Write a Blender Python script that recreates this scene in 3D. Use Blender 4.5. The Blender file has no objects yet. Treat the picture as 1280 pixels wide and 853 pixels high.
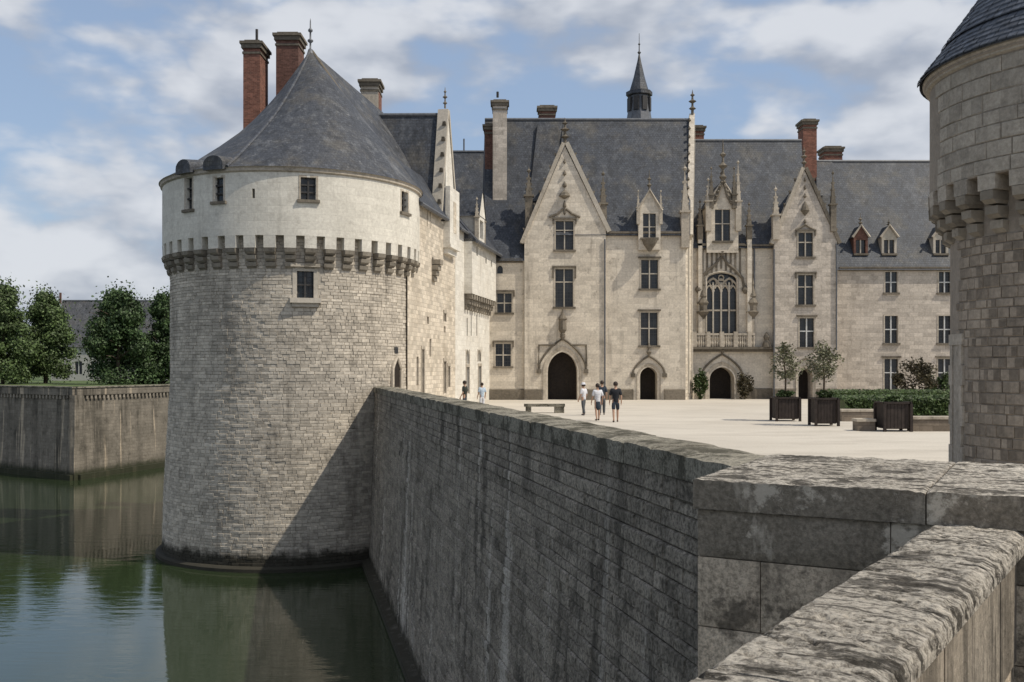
import bpy, math, random
from mathutils import Vector, Matrix, noise as mnoise

# ------------------------------------------------------------------ camera, sky, sun, exposure
scn = bpy.context.scene
CAMZ = 2.38
F_PX, CX, HY = 1244.0, 640.0, 460.0
cd = bpy.data.cameras.new("camera"); cam = bpy.data.objects.new("camera", cd)
scn.collection.objects.link(cam); scn.camera = cam
cam.location = (0, 0, CAMZ); cam.rotation_euler = (math.pi / 2, 0, 0)
cd.sensor_width = 36.0; cd.lens = F_PX / 1280 * 36.0
cd.shift_y = (HY - 426.5) / 1280.0
cd.clip_start = 0.05; cd.clip_end = 8000

SUN_EL = math.radians(53); SUN_AZ = math.radians(-20)      # azimuth measured from +x towards +y
sdir = Vector((math.cos(SUN_EL) * math.cos(SUN_AZ), math.cos(SUN_EL) * math.sin(SUN_AZ), math.sin(SUN_EL)))
w = bpy.data.worlds.new("World"); scn.world = w; w.use_nodes = True
wt = w.node_tree; wt.nodes.clear(); w.cycles.sampling_method = 'MANUAL'; w.cycles.sample_map_resolution = 512
def wn(t, **k):
    n = wt.nodes.new(t)
    for a, b in k.items(): setattr(n, a, b)
    return n
wo = wn('ShaderNodeOutputWorld'); bg = wn('ShaderNodeBackground'); bg.inputs[1].default_value = 0.11
sky = wn('ShaderNodeTexSky'); sky.sky_type = 'NISHITA'; sky.sun_disc = False
sky.sun_elevation = SUN_EL; sky.sun_rotation = math.pi / 2 - SUN_AZ
sky.air_density = 1.0; sky.dust_density = 1.6; sky.ozone_density = 1.3
tc = wn('ShaderNodeTexCoord')
def cloud_val(dz):
    mp = wn('ShaderNodeMapping'); mp.inputs['Location'].default_value = (2.1, 4.4, 1.7 + dz*5.4); mp.inputs['Scale'].default_value = (2.3, 2.3, 5.4)
    nz = wn('ShaderNodeTexNoise'); nz.inputs['Scale'].default_value = 1.0; nz.inputs['Detail'].default_value = 7; nz.inputs['Roughness'].default_value = 0.5
    m2 = wn('ShaderNodeMapping'); m2.inputs['Location'].default_value = (0.4, 0.2, 0.6 + dz*12); m2.inputs['Scale'].default_value = (6.5, 6.5, 12)
    vo = wn('ShaderNodeTexNoise'); vo.inputs['Scale'].default_value = 1.0; vo.inputs['Detail'].default_value = 4; vo.inputs['Roughness'].default_value = 0.5
    ab = wn('ShaderNodeMath'); ab.operation = 'SUBTRACT'; ab.inputs[1].default_value = 0.5; wt.links.new(vo.outputs['Fac'], ab.inputs[0])
    ac = wn('ShaderNodeMath'); ac.operation = 'ABSOLUTE'; wt.links.new(ab.outputs[0], ac.inputs[0])
    wt.links.new(tc.outputs['Generated'], mp.inputs[0]); wt.links.new(mp.outputs[0], nz.inputs['Vector'])
    wt.links.new(tc.outputs['Generated'], m2.inputs[0]); wt.links.new(m2.outputs[0], vo.inputs['Vector'])
    ma = wn('ShaderNodeMath'); ma.operation = 'MULTIPLY_ADD'; ma.inputs[1].default_value = 0.45
    wt.links.new(ac.outputs[0], ma.inputs[0]); wt.links.new(nz.outputs['Fac'], ma.inputs[2])
    return ma.outputs[0]
def wrange(v, lo, hi, a=0.0, b=1.0):
    mr = wn('ShaderNodeMapRange'); mr.interpolation_type = 'SMOOTHSTEP'
    for kk, x in zip(('From Min','From Max','To Min','To Max'), (lo,hi,a,b)): mr.inputs[kk].default_value = x
    wt.links.new(v, mr.inputs['Value']); return mr.outputs[0]
cv = cloud_val(0.0); cv2 = cloud_val(0.035)
mask = wrange(cv, 0.485, 0.575)
df = wn('ShaderNodeMath'); df.operation = 'SUBTRACT'; wt.links.new(cv, df.inputs[0]); wt.links.new(cv2, df.inputs[1])
shade = wrange(df.outputs[0], -0.09, 0.09)
ccol = wn('ShaderNodeMixRGB'); ccol.inputs[1].default_value = (2.9, 3.2, 3.8, 1); ccol.inputs[2].default_value = (5.7, 5.85, 6.15, 1)
wt.links.new(shade, ccol.inputs[0])
smul = wn('ShaderNodeMixRGB'); smul.blend_type = 'MIX'; smul.inputs[0].default_value = 0.45; smul.inputs[2].default_value = (3.2, 4.1, 5.6, 1)
wt.links.new(sky.outputs[0], smul.inputs[1])
cm = wn('ShaderNodeMixRGB')
mk = wn('ShaderNodeMath'); mk.operation = 'MULTIPLY'; mk.inputs[1].default_value = 0.88
wt.links.new(mask, mk.inputs[0]); wt.links.new(mk.outputs[0], cm.inputs[0])
wt.links.new(smul.outputs[0], cm.inputs[1]); wt.links.new(ccol.outputs[0], cm.inputs[2])
wt.links.new(cm.outputs[0], bg.inputs[0]); wt.links.new(bg.outputs[0], wo.inputs[0])

sl = bpy.data.lights.new("sun", 'SUN'); sl.energy = 3.3; sl.angle = math.radians(0.6); sl.color = (1.0, 0.925, 0.80)
so = bpy.data.objects.new("sun", sl); scn.collection.objects.link(so)
so.location = sdir * 200; so.rotation_euler = (-sdir).to_track_quat('-Z', 'Y').to_euler()
scn.view_settings.view_transform = 'Standard'; scn.view_settings.look = 'None'
scn.view_settings.exposure = 0.22; scn.view_settings.gamma = 1.0
scn.view_settings.use_curve_mapping = False

# ------------------------------------------------------------------ helpers
COL = scn.collection
RNG = random.Random(11)
WO = {}
def wx(px, Z): return (px - CX) * Z / F_PX
def wz(py, Z): return CAMZ + (HY - py) * Z / F_PX

class MB:
    def __init__(s): s.v = []; s.f = []; s.uv = {}
    def add(s, p): s.v.append(tuple(p)); return len(s.v) - 1
    def poly(s, pts, uv=None):
        i = [s.add(p) for p in pts]; s.f.append(i)
        if uv: s.uv[len(s.f) - 1] = uv
    def box(s, a, b):
        x0, y0, z0 = (min(a[i], b[i]) for i in range(3)); x1, y1, z1 = (max(a[i], b[i]) for i in range(3))
        c = [s.add(p) for p in ((x0,y0,z0),(x1,y0,z0),(x1,y1,z0),(x0,y1,z0),(x0,y0,z1),(x1,y0,z1),(x1,y1,z1),(x0,y1,z1))]
        for q in ((0,3,2,1),(4,5,6,7),(0,1,5,4),(1,2,6,5),(2,3,7,6),(3,0,4,7)): s.f.append([c[k] for k in q])
    def hexa(s, p):     # 8 points: bottom 4 ccw, top 4 ccw
        c = [s.add(q) for q in p]
        for q in ((0,3,2,1),(4,5,6,7),(0,1,5,4),(1,2,6,5),(2,3,7,6),(3,0,4,7)): s.f.append([c[k] for k in q])
    def fbox(s, F, u0, u1, z0, z1, d0, d1):   # box in a wall frame, d positive = into wall
        s.hexa([F(u0,z0,d0),F(u1,z0,d0),F(u1,z0,d1),F(u0,z0,d1),F(u0,z1,d0),F(u1,z1,d0),F(u1,z1,d1),F(u0,z1,d1)])
    def lathe(s, prof, c=(0,0,0), n=12, a0=0, a1=2*math.pi, cap=True, smooth_uv=None):
        full = abs(a1 - a0 - 2*math.pi) < 1e-6; m = n if full else n + 1
        rings = []
        for r, z in prof:
            rings.append([s.add((c[0]+r*math.cos(a0+(a1-a0)*k/n), c[1]+r*math.sin(a0+(a1-a0)*k/n), c[2]+z)) for k in range(m)])
        for j in range(len(prof)-1):
            R = max(prof[j][0], prof[j+1][0])
            for k in range(n):
                k2 = (k+1) % m
                s.f.append([rings[j][k], rings[j][k2], rings[j+1][k2], rings[j+1][k]])
                if smooth_uv:
                    ua = a0+(a1-a0)*k/n; ub = a0+(a1-a0)*(k+1)/n
                    za = prof[j][1]; zb = prof[j+1][1]; RR = smooth_uv
                    la = math.hypot(0, za); 
                    s.uv[len(s.f)-1] = [(ua*RR,za),(ub*RR,za),(ub*RR,zb),(ua*RR,zb)]
        if cap and full:
            if prof[0][0] > 1e-4: s.f.append(list(reversed(rings[0])))
            if prof[-1][0] > 1e-4: s.f.append(list(rings[-1]))
    def tube(s, pts, r, n=6):
        pts = [Vector(p) for p in pts]; rings = []
        for i, p in enumerate(pts):
            d = (pts[min(i+1,len(pts)-1)] - pts[max(i-1,0)]).normalized()
            a = d.orthogonal().normalized(); 
            if abs(d.z) < .95: a = d.cross(Vector((0,0,1))).normalized()
            b = d.cross(a); rr = r[i] if isinstance(r, (list,tuple)) else r
            rings.append([s.add(p + a*rr*math.cos(2*math.pi*k/n) + b*rr*math.sin(2*math.pi*k/n)) for k in range(n)])
        for j in range(len(pts)-1):
            for k in range(n): s.f.append([rings[j][k], rings[j][(k+1)%n], rings[j+1][(k+1)%n], rings[j+1][k]])
        s.f.append(rings[0][::-1]); s.f.append(rings[-1][:])
    def mesh(s, name, origin, smooth=False):
        me = bpy.data.meshes.new(name); ox, oy, oz = origin
        me.from_pydata([(x-ox, y-oy, z-oz) for x, y, z in s.v], [], s.f)
        ul = me.uv_layers.new(name="uv"); dat = []
        for fi, f in enumerate(s.f):
            if fi in s.uv:
                for q in s.uv[fi]: dat += [q[0], q[1]]
                continue
            a = Vector(s.v[f[0]]); n = Vector((0,0,0))
            for k in range(1, len(f)-1): n += (Vector(s.v[f[k]])-a).cross(Vector(s.v[f[k+1]])-a)
            if n.length < 1e-12: n = Vector((0,0,1))
            n.normalize(); h = math.hypot(n.x, n.y)
            if h < .2:
                for k in f: dat += [s.v[k][0], s.v[k][1]]
            else:
                tx, ty = -n.y/h, n.x/h
                for k in f:
                    p = s.v[k]; dat += [p[0]*tx + p[1]*ty, p[2]/max(h,.3)]
        ul.data.foreach_set('uv', dat)
        if smooth: me.polygons.foreach_set('use_smooth', [True]*len(me.polygons))
        me.validate(); me.update(); return me

def thing(name, loc, label, cat, group=None, rz=0.0):
    o = bpy.data.objects.new(name, None); COL.objects.link(o); o.location = loc; o.rotation_euler = (0,0,rz)
    o.empty_display_size = .3
    o['label'] = label; o['category'] = cat
    if group: o['group'] = group
    WO[o] = Vector(loc); return o
def obj(name, mb, mat, parent=None, origin=None, smooth=False, kind=None, label=None, cat=None, group=None):
    if origin is None: origin = WO[parent] if parent else (0,0,0)
    me = mb.mesh(name, origin, smooth) if isinstance(mb, MB) else mb
    if mat is not None and not len(me.materials): me.materials.append(mat)
    o = bpy.data.objects.new(name, me); COL.objects.link(o)
    WO[o] = Vector(origin)
    if parent: o.parent = parent; o.location = Vector(origin) - WO[parent]
    else: o.location = origin
    if kind: o['kind'] = kind
    if label: o['label'] = label
    if cat: o['category'] = cat
    if group: o['group'] = group
    return o
def frame(O, U, N):
    O, U, N = Vector(O), Vector(U).normalized(), Vector(N).normalized()
    return lambda u, z, d=0.0: O + U*u + Vector((0,0,z)) - N*d

# ------------------------------------------------------------------ materials
class NT:
    def __init__(s, name):
        s.m = bpy.data.materials.new(name); s.m.use_nodes = True; s.t = s.m.node_tree
        s.t.nodes.clear(); s.out = s.t.nodes.new('ShaderNodeOutputMaterial')
        s.b = s.t.nodes.new('ShaderNodeBsdfPrincipled'); s.l(s.b.outputs[0], s.out.inputs[0])
    def n(s, t): return s.t.nodes.new(t)
    def l(s, a, b): s.t.links.new(a, b)
    def pos(s, scale=(1,1,1), loc=(0,0,0), uv=False):
        if uv: src = s.n('ShaderNodeUVMap').outputs[0]
        else: src = s.n('ShaderNodeNewGeometry').outputs['Position']
        mp = s.n('ShaderNodeMapping'); mp.inputs['Scale'].default_value = scale; mp.inputs['Location'].default_value = loc
        s.l(src, mp.inputs[0]); return mp.outputs[0]
    def noise(s, vec, scale=1, detail=6, rough=.6, dist=0):
        n = s.n('ShaderNodeTexNoise'); n.inputs['Scale'].default_value = scale; n.inputs['Detail'].default_value = detail
        n.inputs['Roughness'].default_value = rough; n.inputs['Distortion'].default_value = dist
        s.l(vec, n.inputs['Vector']); return n.outputs['Fac']
    def rng(s, v, a, b, c=0, d=1, smooth=True):
        m = s.n('ShaderNodeMapRange'); m.interpolation_type = 'SMOOTHSTEP' if smooth else 'LINEAR'
        for k, x in zip(('From Min','From Max','To Min','To Max'), (a,b,c,d)): m.inputs[k].default_value = x
        s.l(v, m.inputs['Value']); return m.outputs[0]
    def mix(s, f, a, b, mode='MIX'):
        m = s.n('ShaderNodeMixRGB'); m.blend_type = mode
        for i, x in enumerate((f, a, b)):
            if isinstance(x, (int, float)): m.inputs[i].default_value = x if i == 0 else (x, x, x, 1)
            elif isinstance(x, tuple): m.inputs[i].default_value = (*x[:3], 1)
            else: s.l(x, m.inputs[i])
        return m.outputs[0]
    def math(s, op, a, b=0.0):
        m = s.n('ShaderNodeMath'); m.operation = op
        for i, x in enumerate((a, b)):
            if isinstance(x, (int, float)): m.inputs[i].default_value = x
            else: s.l(x, m.inputs[i])
        return m.outputs[0]
    def done(s, col, rough=.9, bump=None, bstr=.5, bdist=.03, spec=.3):
        if isinstance(col, tuple): s.b.inputs['Base Color'].default_value = (*col[:3], 1)
        else: s.l(col, s.b.inputs['Base Color'])
        if isinstance(rough, (int, float)): s.b.inputs['Roughness'].default_value = rough
        else: s.l(rough, s.b.inputs['Roughness'])
        s.b.inputs['Specular IOR Level'].default_value = spec
        if bump is not None:
            bn = s.n('ShaderNodeBump'); bn.inputs['Strength'].default_value = bstr; bn.inputs['Distance'].default_value = bdist
            s.l(bump, bn.inputs['Height']); s.l(bn.outputs[0], s.b.inputs['Normal'])
        return s.m

def stone(name, c1, c2, dark, streak=.35, sthr=(.52,.72), blotch=.35, island=.3, brick=None, bstr=.5, fine=.25, light=None, lthr=(.6,.72), moss=None, mossz=None, sscale=(1.1,1.1,.08), bthr=(.5,.72), fscale=7, bdist=.035, pit=0, ridge=0):
    k = NT(name); P = k.pos()
    n1 = k.noise(P, .45, 8, .62); col = k.mix(k.rng(n1, .35, .68), c1, c2)
    n2 = k.noise(P, fscale, 9, .72); col = k.mix(fine, col, k.mix(k.rng(n2, .3, .75), tuple(x*.45 for x in c1), tuple(min(1, x*1.5) for x in c1)))
    n3 = k.noise(k.pos(loc=(31,7,3)), 1.7, 8, .72); col = k.mix(k.math('MULTIPLY', k.rng(n3, *bthr), blotch), col, dark)
    st = k.noise(k.pos(scale=sscale, loc=(5,9,2)), 1.0, 7, .68)
    smod = k.rng(k.noise(k.pos(loc=(71,3,13)), .28, 5, .6), .38, .6, .25, 1.0)
    col = k.mix(k.math('MULTIPLY', k.math('MULTIPLY', k.rng(st, *sthr), streak), smod), col, dark)
    if light:
        st2 = k.noise(k.pos(scale=(.9,.9,.055), loc=(15,2,7)), 1.0, 6, .66)
        col = k.mix(k.math('MULTIPLY', k.rng(st2, *lthr), .8), col, light)
    h = k.math('MULTIPLY', n2, .6)
    if brick:
        bw, bh, mcol, mstr, var = brick
        b = k.n('ShaderNodeTexBrick'); k.l(k.pos(uv=True), b.inputs['Vector'])
        b.inputs['Scale'].default_value = 1; b.inputs['Brick Width'].default_value = bw; b.inputs['Row Height'].default_value = bh
        b.inputs['Mortar Size'].default_value = bh*.045; b.inputs['Mortar Smooth'].default_value = .4; b.inputs['Bias'].default_value = 0
        b.inputs['Color1'].default_value = (1-var,)*3+(1,); b.inputs['Color2'].default_value = (1+var*.4,)*3+(1,); b.inputs['Mortar'].default_value = (1,1,1,1)
        col = k.mix(1.0, col, b.outputs['Color'], 'MULTIPLY')
        col = k.mix(k.math('MULTIPLY', b.outputs['Fac'], mstr), col, mcol)
        h = k.math('SUBTRACT', h, k.math('MULTIPLY', b.outputs['Fac'], .8))
    if island:
        g = k.n('ShaderNodeNewGeometry'); oi = k.n('ShaderNodeObjectInfo')
        r = k.math('FRACT', k.math('ADD', g.outputs['Random Per Island'], oi.outputs['Random']))
        col = k.mix(1.0, col, k.rng(r, 0, 1, 1-island, 1+island*.6, False), 'MULTIPLY')
    if ridge:
        m1 = k.n('ShaderNodeMapping'); m1.inputs['Rotation'].default_value = (0,0,math.radians(28.4)); k.l(k.n('ShaderNodeNewGeometry').outputs['Position'], m1.inputs[0])
        m2 = k.n('ShaderNodeMapping'); m2.inputs['Scale'].default_value = (2.4,9.5,4); k.l(m1.outputs[0], m2.inputs[0])
        rd = k.noise(m2.outputs[0], 1.0, 9, .7, .6); col = k.mix(k.math('MULTIPLY', k.rng(rd, .5, .42, 0, 1), ridge), col, dark)
        h = k.math('ADD', h, k.math('MULTIPLY', rd, 1.6))
    if pit: col = k.mix(k.math('MULTIPLY', k.rng(n2, .36, .54, 1, 0), pit), col, dark)
    if moss:
        z = k.n('ShaderNodeSeparateXYZ'); k.l(k.n('ShaderNodeNewGeometry').outputs['Position'], z.inputs[0])
        zz = k.math('ADD', z.outputs[2], k.math('MULTIPLY', k.math('SUBTRACT', n3, .5), 1.2))
        col = k.mix(k.math('MULTIPLY', k.rng(zz, mossz[0], mossz[1], 1, 0), .93), col, moss)
    return k.done(col, .92, h, bstr, bdist, .15)

def slate(name, base, light, row=.22, lich=.5):
    k = NT(name); P = k.pos()
    n1 = k.noise(P, .5, 8, .66); n2 = k.noise(P, 9, 6, .7); n4 = k.noise(P, .22, 4, .5)
    col = k.mix(k.rng(n2, .3, .72), tuple(x*.6 for x in base), tuple(x*1.5 for x in base))
    st = k.noise(k.pos(scale=(.8,.8,.25), loc=(3,3,1)), 1.0, 8, .7)
    col = k.mix(k.math('MULTIPLY', k.rng(st, .5, .72), lich), col, light)
    col = k.mix(k.math('MULTIPLY', k.rng(n1, .48, .66), .5), col, (.115,.1,.075))
    n5 = k.noise(k.pos(scale=(1,1,.5), loc=(9,4,4)), 1.6, 9, .72); col = k.mix(k.math('MULTIPLY', k.rng(n5, .5, .62), .7), col, tuple(x*.42 for x in base))
    n6 = k.noise(k.pos(loc=(2,14,4)), 2.6, 9, .75); col = k.mix(k.math('MULTIPLY', k.rng(n6, .54, .66), .6), col, light)
    b = k.n('ShaderNodeTexBrick'); k.l(k.pos(uv=True), b.inputs['Vector']); b.inputs['Scale'].default_value = 1
    b.inputs['Brick Width'].default_value = row*.95; b.inputs['Row Height'].default_value = row; b.inputs['Mortar Size'].default_value = row*.06
    b.inputs['Color1'].default_value = (.72,.72,.74,1); b.inputs['Color2'].default_value = (1.2,1.2,1.2,1); b.inputs['Mortar'].default_value = (.45,.45,.45,1)
    col = k.mix(.75, col, b.outputs['Color'], 'MULTIPLY')
    return k.done(col, .62, k.math('SUBTRACT', k.math('MULTIPLY', n2, .5), b.outputs['Fac']), .5, .02, .4)

def plain(name, col, rough=.7, var=.2, scale=6, bump=0, spec=.3, island=0):
    k = NT(name); n = k.noise(k.pos(), scale, 6, .65)
    c = k.mix(k.rng(n, .3, .7), tuple(x*(1-var) for x in col), tuple(min(1, x*(1+var)) for x in col))
    if island:
        g = k.n('ShaderNodeNewGeometry'); oi = k.n('ShaderNodeObjectInfo')
        r = k.math('FRACT', k.math('ADD', g.outputs['Random Per Island'], oi.outputs['Random']))
        c = k.mix(1.0, c, k.rng(r, 0, 1, 1-island, 1+island, False), 'MULTIPLY')
    return k.done(c, rough, n if bump else None, bump, .02, spec)

M = {}
M['facade'] = stone('limestone_facade', (.68,.605,.50), (.57,.50,.408), (.18,.155,.125), streak=.65, sthr=(.53,.69), blotch=.5, bthr=(.55,.69), island=0, brick=(.78,.34,(.38,.33,.27),.38,.16), bstr=.35, fine=.32)
M['facade_grey'] = stone('limestone_grey', (.57,.505,.43), (.455,.4,.335), (.17,.147,.122), streak=.5, sthr=(.52,.7), blotch=.45, bthr=(.52,.7), island=0, brick=(.7,.32,(.3,.255,.21),.5,.22), bstr=.45, fine=.36)
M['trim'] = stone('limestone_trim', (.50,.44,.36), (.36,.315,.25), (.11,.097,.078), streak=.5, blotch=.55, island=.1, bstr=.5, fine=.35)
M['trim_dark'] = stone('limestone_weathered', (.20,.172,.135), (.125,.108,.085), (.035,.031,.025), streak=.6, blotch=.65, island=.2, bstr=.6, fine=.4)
M['mullion'] = stone('limestone_mullion', (.50,.45,.38), (.42,.38,.31), (.2,.17,.13), streak=.2, blotch=.2, island=.1)
M['wing'] = stone('limestone_wing', (.68,.60,.49), (.55,.475,.375), (.26,.205,.145), streak=.3, blotch=.35, island=0, brick=(.5,.24,(.38,.32,.25),.6,.28), bstr=.6)
M['wing_lime'] = stone('limewashed_stone', (.74,.70,.62), (.64,.59,.51), (.27,.23,.18), streak=.3, blotch=.25, island=0, brick=(.7,.32,(.45,.4,.33),.4,.1), bstr=.3)
M['lime'] = stone('tower_limewash', (.70,.655,.57), (.60,.56,.485), (.18,.155,.125), streak=.45, sthr=(.55,.72), blotch=.35, bthr=(.55,.72), island=0, brick=(.95,.36,(.45,.41,.345),.25,.08), bstr=.25)
M['rubble'] = stone('tower_rubble', (.56,.50,.415), (.40,.355,.295), (.14,.123,.10), streak=.6, sthr=(.51,.67), blotch=.5, bthr=(.52,.7), island=.26, fine=.35, bstr=.7, moss=(.02,.019,.013), mossz=(-6.75,-6.15))
M['mortar'] = stone('tower_mortar', (.42,.38,.32), (.32,.29,.245), (.15,.132,.105), island=0, streak=.3, bstr=.6, moss=(.02,.019,.013), mossz=(-6.75,-6.15))
M['corbel'] = stone('corbel_stone', (.30,.265,.215), (.2,.175,.14), (.06,.053,.042), streak=.5, blotch=.65, island=.25, bstr=.6)
M['gate_up'] = stone('gate_tower_ashlar', (.40,.355,.295), (.32,.285,.235), (.11,.096,.078), streak=.4, blotch=.5, island=.2, bstr=.8, fscale=11, fine=.4)
M['gate_low'] = stone('gate_tower_rubble', (.31,.26,.205), (.225,.19,.152), (.1,.086,.07), streak=.3, blotch=.45, island=.4, bstr=.9, fscale=11, fine=.4)
M['gate_mortar'] = stone('gate_tower_mortar', (.32,.275,.225), (.24,.205,.168), (.11,.095,.075), island=0, bstr=.8, fscale=11)
M['wall'] = stone('moat_wall_stone', (.345,.302,.245), (.225,.197,.16), (.045,.04,.032), streak=.75, sthr=(.47,.63), blotch=.65, bthr=(.5,.66), island=.24, light=(.55,.50,.43), lthr=(.57,.66), bstr=1.0, bdist=.05, moss=(.03,.027,.018), mossz=(-7.0,-6.5), fine=.65, fscale=18, pit=.6, sscale=(1.9,1.9,.24))
M['wall_mortar'] = stone('moat_wall_mortar', (.30,.268,.222), (.22,.195,.162), (.08,.07,.058), streak=.6, island=0, light=(.45,.41,.35), bstr=.9, moss=(.03,.027,.018), mossz=(-7.05,-6.6))
M['coping'] = stone('coping_lichen', (.30,.275,.22), (.18,.16,.122), (.05,.046,.033), streak=.3, blotch=.8, bthr=(.47,.58), island=.12, bstr=1.0, bdist=.04, fine=.6, fscale=24, pit=.55)
M['block'] = stone('abutment_stone', (.66,.545,.41), (.52,.43,.32), (.075,.065,.052), streak=.5, sthr=(.52,.64), sscale=(2.5,2.5,.5), blotch=.7, bthr=(.53,.63), island=.16, bstr=1.0, bdist=.03, fine=.55, fscale=26, pit=.3)
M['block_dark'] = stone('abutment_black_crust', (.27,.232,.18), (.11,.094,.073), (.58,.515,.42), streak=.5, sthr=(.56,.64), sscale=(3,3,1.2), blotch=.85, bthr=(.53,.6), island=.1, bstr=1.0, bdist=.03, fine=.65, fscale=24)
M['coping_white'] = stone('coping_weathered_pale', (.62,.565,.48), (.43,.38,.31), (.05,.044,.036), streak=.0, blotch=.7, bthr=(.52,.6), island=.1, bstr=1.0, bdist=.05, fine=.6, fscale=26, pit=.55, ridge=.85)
M['parapet'] = stone('bridge_parapet_stone', (.36,.31,.245), (.25,.215,.17), (.06,.052,.042), streak=.85, sthr=(.44,.6), sscale=(7,7,.5), blotch=.6, island=.12, bstr=.9, bdist=.05, fine=.45, fscale=14)
M['bank'] = stone('bank_wall_stone', (.25,.22,.178), (.165,.147,.12), (.045,.041,.033), streak=.8, sthr=(.47,.6), blotch=.6, island=0, light=(.52,.43,.32), lthr=(.55,.63), brick=(.6,.3,(.12,.105,.085),.4,.15), bstr=.6, moss=(.03,.034,.018), mossz=(-6.9,-6.1), sscale=(.8,.8,.05))
M['slate'] = slate('slate_roof', (.042,.048,.060), (.135,.14,.148))
M['slate_tower'] = slate('slate_tower_roof', (.047,.051,.060), (.175,.177,.178), row=.2, lich=.75)
M['slate_gate'] = slate('slate_gate_tower', (.07,.077,.092), (.15,.15,.158), lich=.3)
M['slate_piece'] = plain('slate_piece', (.07,.077,.092), .6, .35, 8, .4, .4, island=.35)
M['brick'] = stone('chimney_brick', (.27,.125,.088), (.2,.095,.07), (.09,.06,.05), streak=.35, blotch=.5, island=0, brick=(.24,.08,(.36,.3,.25),.6,.35), bstr=.5, fine=.4)
M['brick_old'] = stone('sooty_brick', (.185,.095,.072), (.13,.072,.058), (.05,.038,.034), streak=.5, blotch=.5, island=0, brick=(.24,.08,(.25,.21,.18),.45,.3), bstr=.5, fine=.4)
M['lead'] = plain('lead_grey', (.10,.105,.115), .5, .25, 5, .2, .5)
M['iron'] = plain('iron_dark', (.045,.042,.04), .6, .3, 9)
M['zinc'] = plain('zinc_weathered', (.2,.205,.215), .5, .25, 4)
M['wood'] = plain('door_wood_shade_tone', (.022,.016,.012), .7, .35, 8, .3)  # darkened so the leaves carry the shade of the door interiors
M['passage'] = plain('passage_plaster', (.22,.19,.15), .9, .2, 2)
M['planter'] = plain('planter_brown_wood', (.034,.025,.021), .7, .3, 5, .3)
M['soil'] = plain('soil', (.05,.038,.026), .95, .3, 9)
M['bark'] = plain('bark', (.085,.065,.047), .9, .35, 9, .6)
M['leaf_dark'] = plain('leaf_dark', (.05,.082,.03), .6, .35, .5, 0, .3, island=.55)
M['leaf_mid'] = plain('leaf_mid', (.075,.11,.038), .6, .35, .5, 0, .3, island=.55)
M['leaf_olive'] = plain('leaf_olive', (.14,.14,.08), .6, .25, 2, 0, .3, island=.4)
M['leaf_hedge'] = plain('leaf_hedge', (.045,.07,.02), .6, .35, 2, 0, .3, island=.5)
M['leaf_red'] = plain('leaf_shrub', (.06,.05,.026), .6, .4, 2, 0, .3, island=.5)
M['lowwall'] = stone('low_stone_wall', (.25,.205,.16), (.19,.155,.12), (.09,.07,.055), island=.1, brick=(.5,.2,(.13,.11,.09),.5,.2), bstr=.7)
M['house_wall'] = plain('house_render', (.42,.41,.38), .9, .12, .7)
M['house_slate'] = slate('house_slate', (.075,.078,.085), (.15,.15,.15), .3)
M['shutter'] = plain('window_white_paint', (.55,.55,.53), .6, .1, 3)
M['grass'] = plain('grass_ground', (.075,.105,.035), .95, .35, .3)
M['skin'] = plain('skin', (.42,.26,.18), .6, .08, 9, 0, .35)
def glass():
    k = NT('window_glass'); n = k.noise(k.pos(), .9, 3, .5)
    col = k.mix(k.rng(n, .35, .65), (.012,.014,.017), (.035,.038,.042))
    u = k.pos(uv=True); b = k.n('ShaderNodeTexBrick'); k.l(u, b.inputs['Vector']); b.inputs['Scale'].default_value = 1
    b.offset = 0; b.inputs['Brick Width'].default_value = .22; b.inputs['Row Height'].default_value = .26; b.inputs['Mortar Size'].default_value = .02
    col = k.mix(k.math('MULTIPLY', b.outputs['Fac'], .5), col, (.05,.048,.045))
    return k.done(col, k.rng(b.outputs['Fac'], 0, 1, .12, .6), k.noise(k.pos(), 3, 2, .5), .15, .02, .5)
M['glass'] = glass()
def water():
    k = NT('moat_water')
    n = k.noise(k.pos(scale=(.5,1.7,1)), 1.0, 4, .55, .4); n2 = k.noise(k.pos(), .06, 3, .5)
    h = k.math('MULTIPLY', n, k.rng(n2, .35, .65, .35, 1.0))
    k.b.inputs['IOR'].default_value = 1.6
    return k.done((.024,.036,.016), .035, h, .24, .08, .5)
M['water'] = water()
def gravel():
    k = NT('courtyard_gravel'); P = k.pos()
    n1 = k.noise(P, .12, 6, .6); n2 = k.noise(P, 14, 5, .7); n3 = k.noise(k.pos(scale=(.06,.5,1)), 1.0, 6, .6)
    col = k.mix(k.rng(n1, .35, .65), (.47,.425,.36), (.56,.51,.435))
    col = k.mix(k.math('MULTIPLY', k.rng(n3, .45, .7), .4), col, (.40,.355,.295))
    n7 = k.noise(k.pos(scale=(.35,1,1), loc=(4,2,0)), .6, 9, .7); col = k.mix(k.math('MULTIPLY', k.rng(n7, .47, .62), .6), col, (.33,.29,.24))
    col = k.mix(.4, col, k.mix(n2, (.2,.18,.15), (.82,.76,.66)))
    return k.done(col, .95, n2, .4, .02, .1)
M['gravel'] = gravel()

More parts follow.
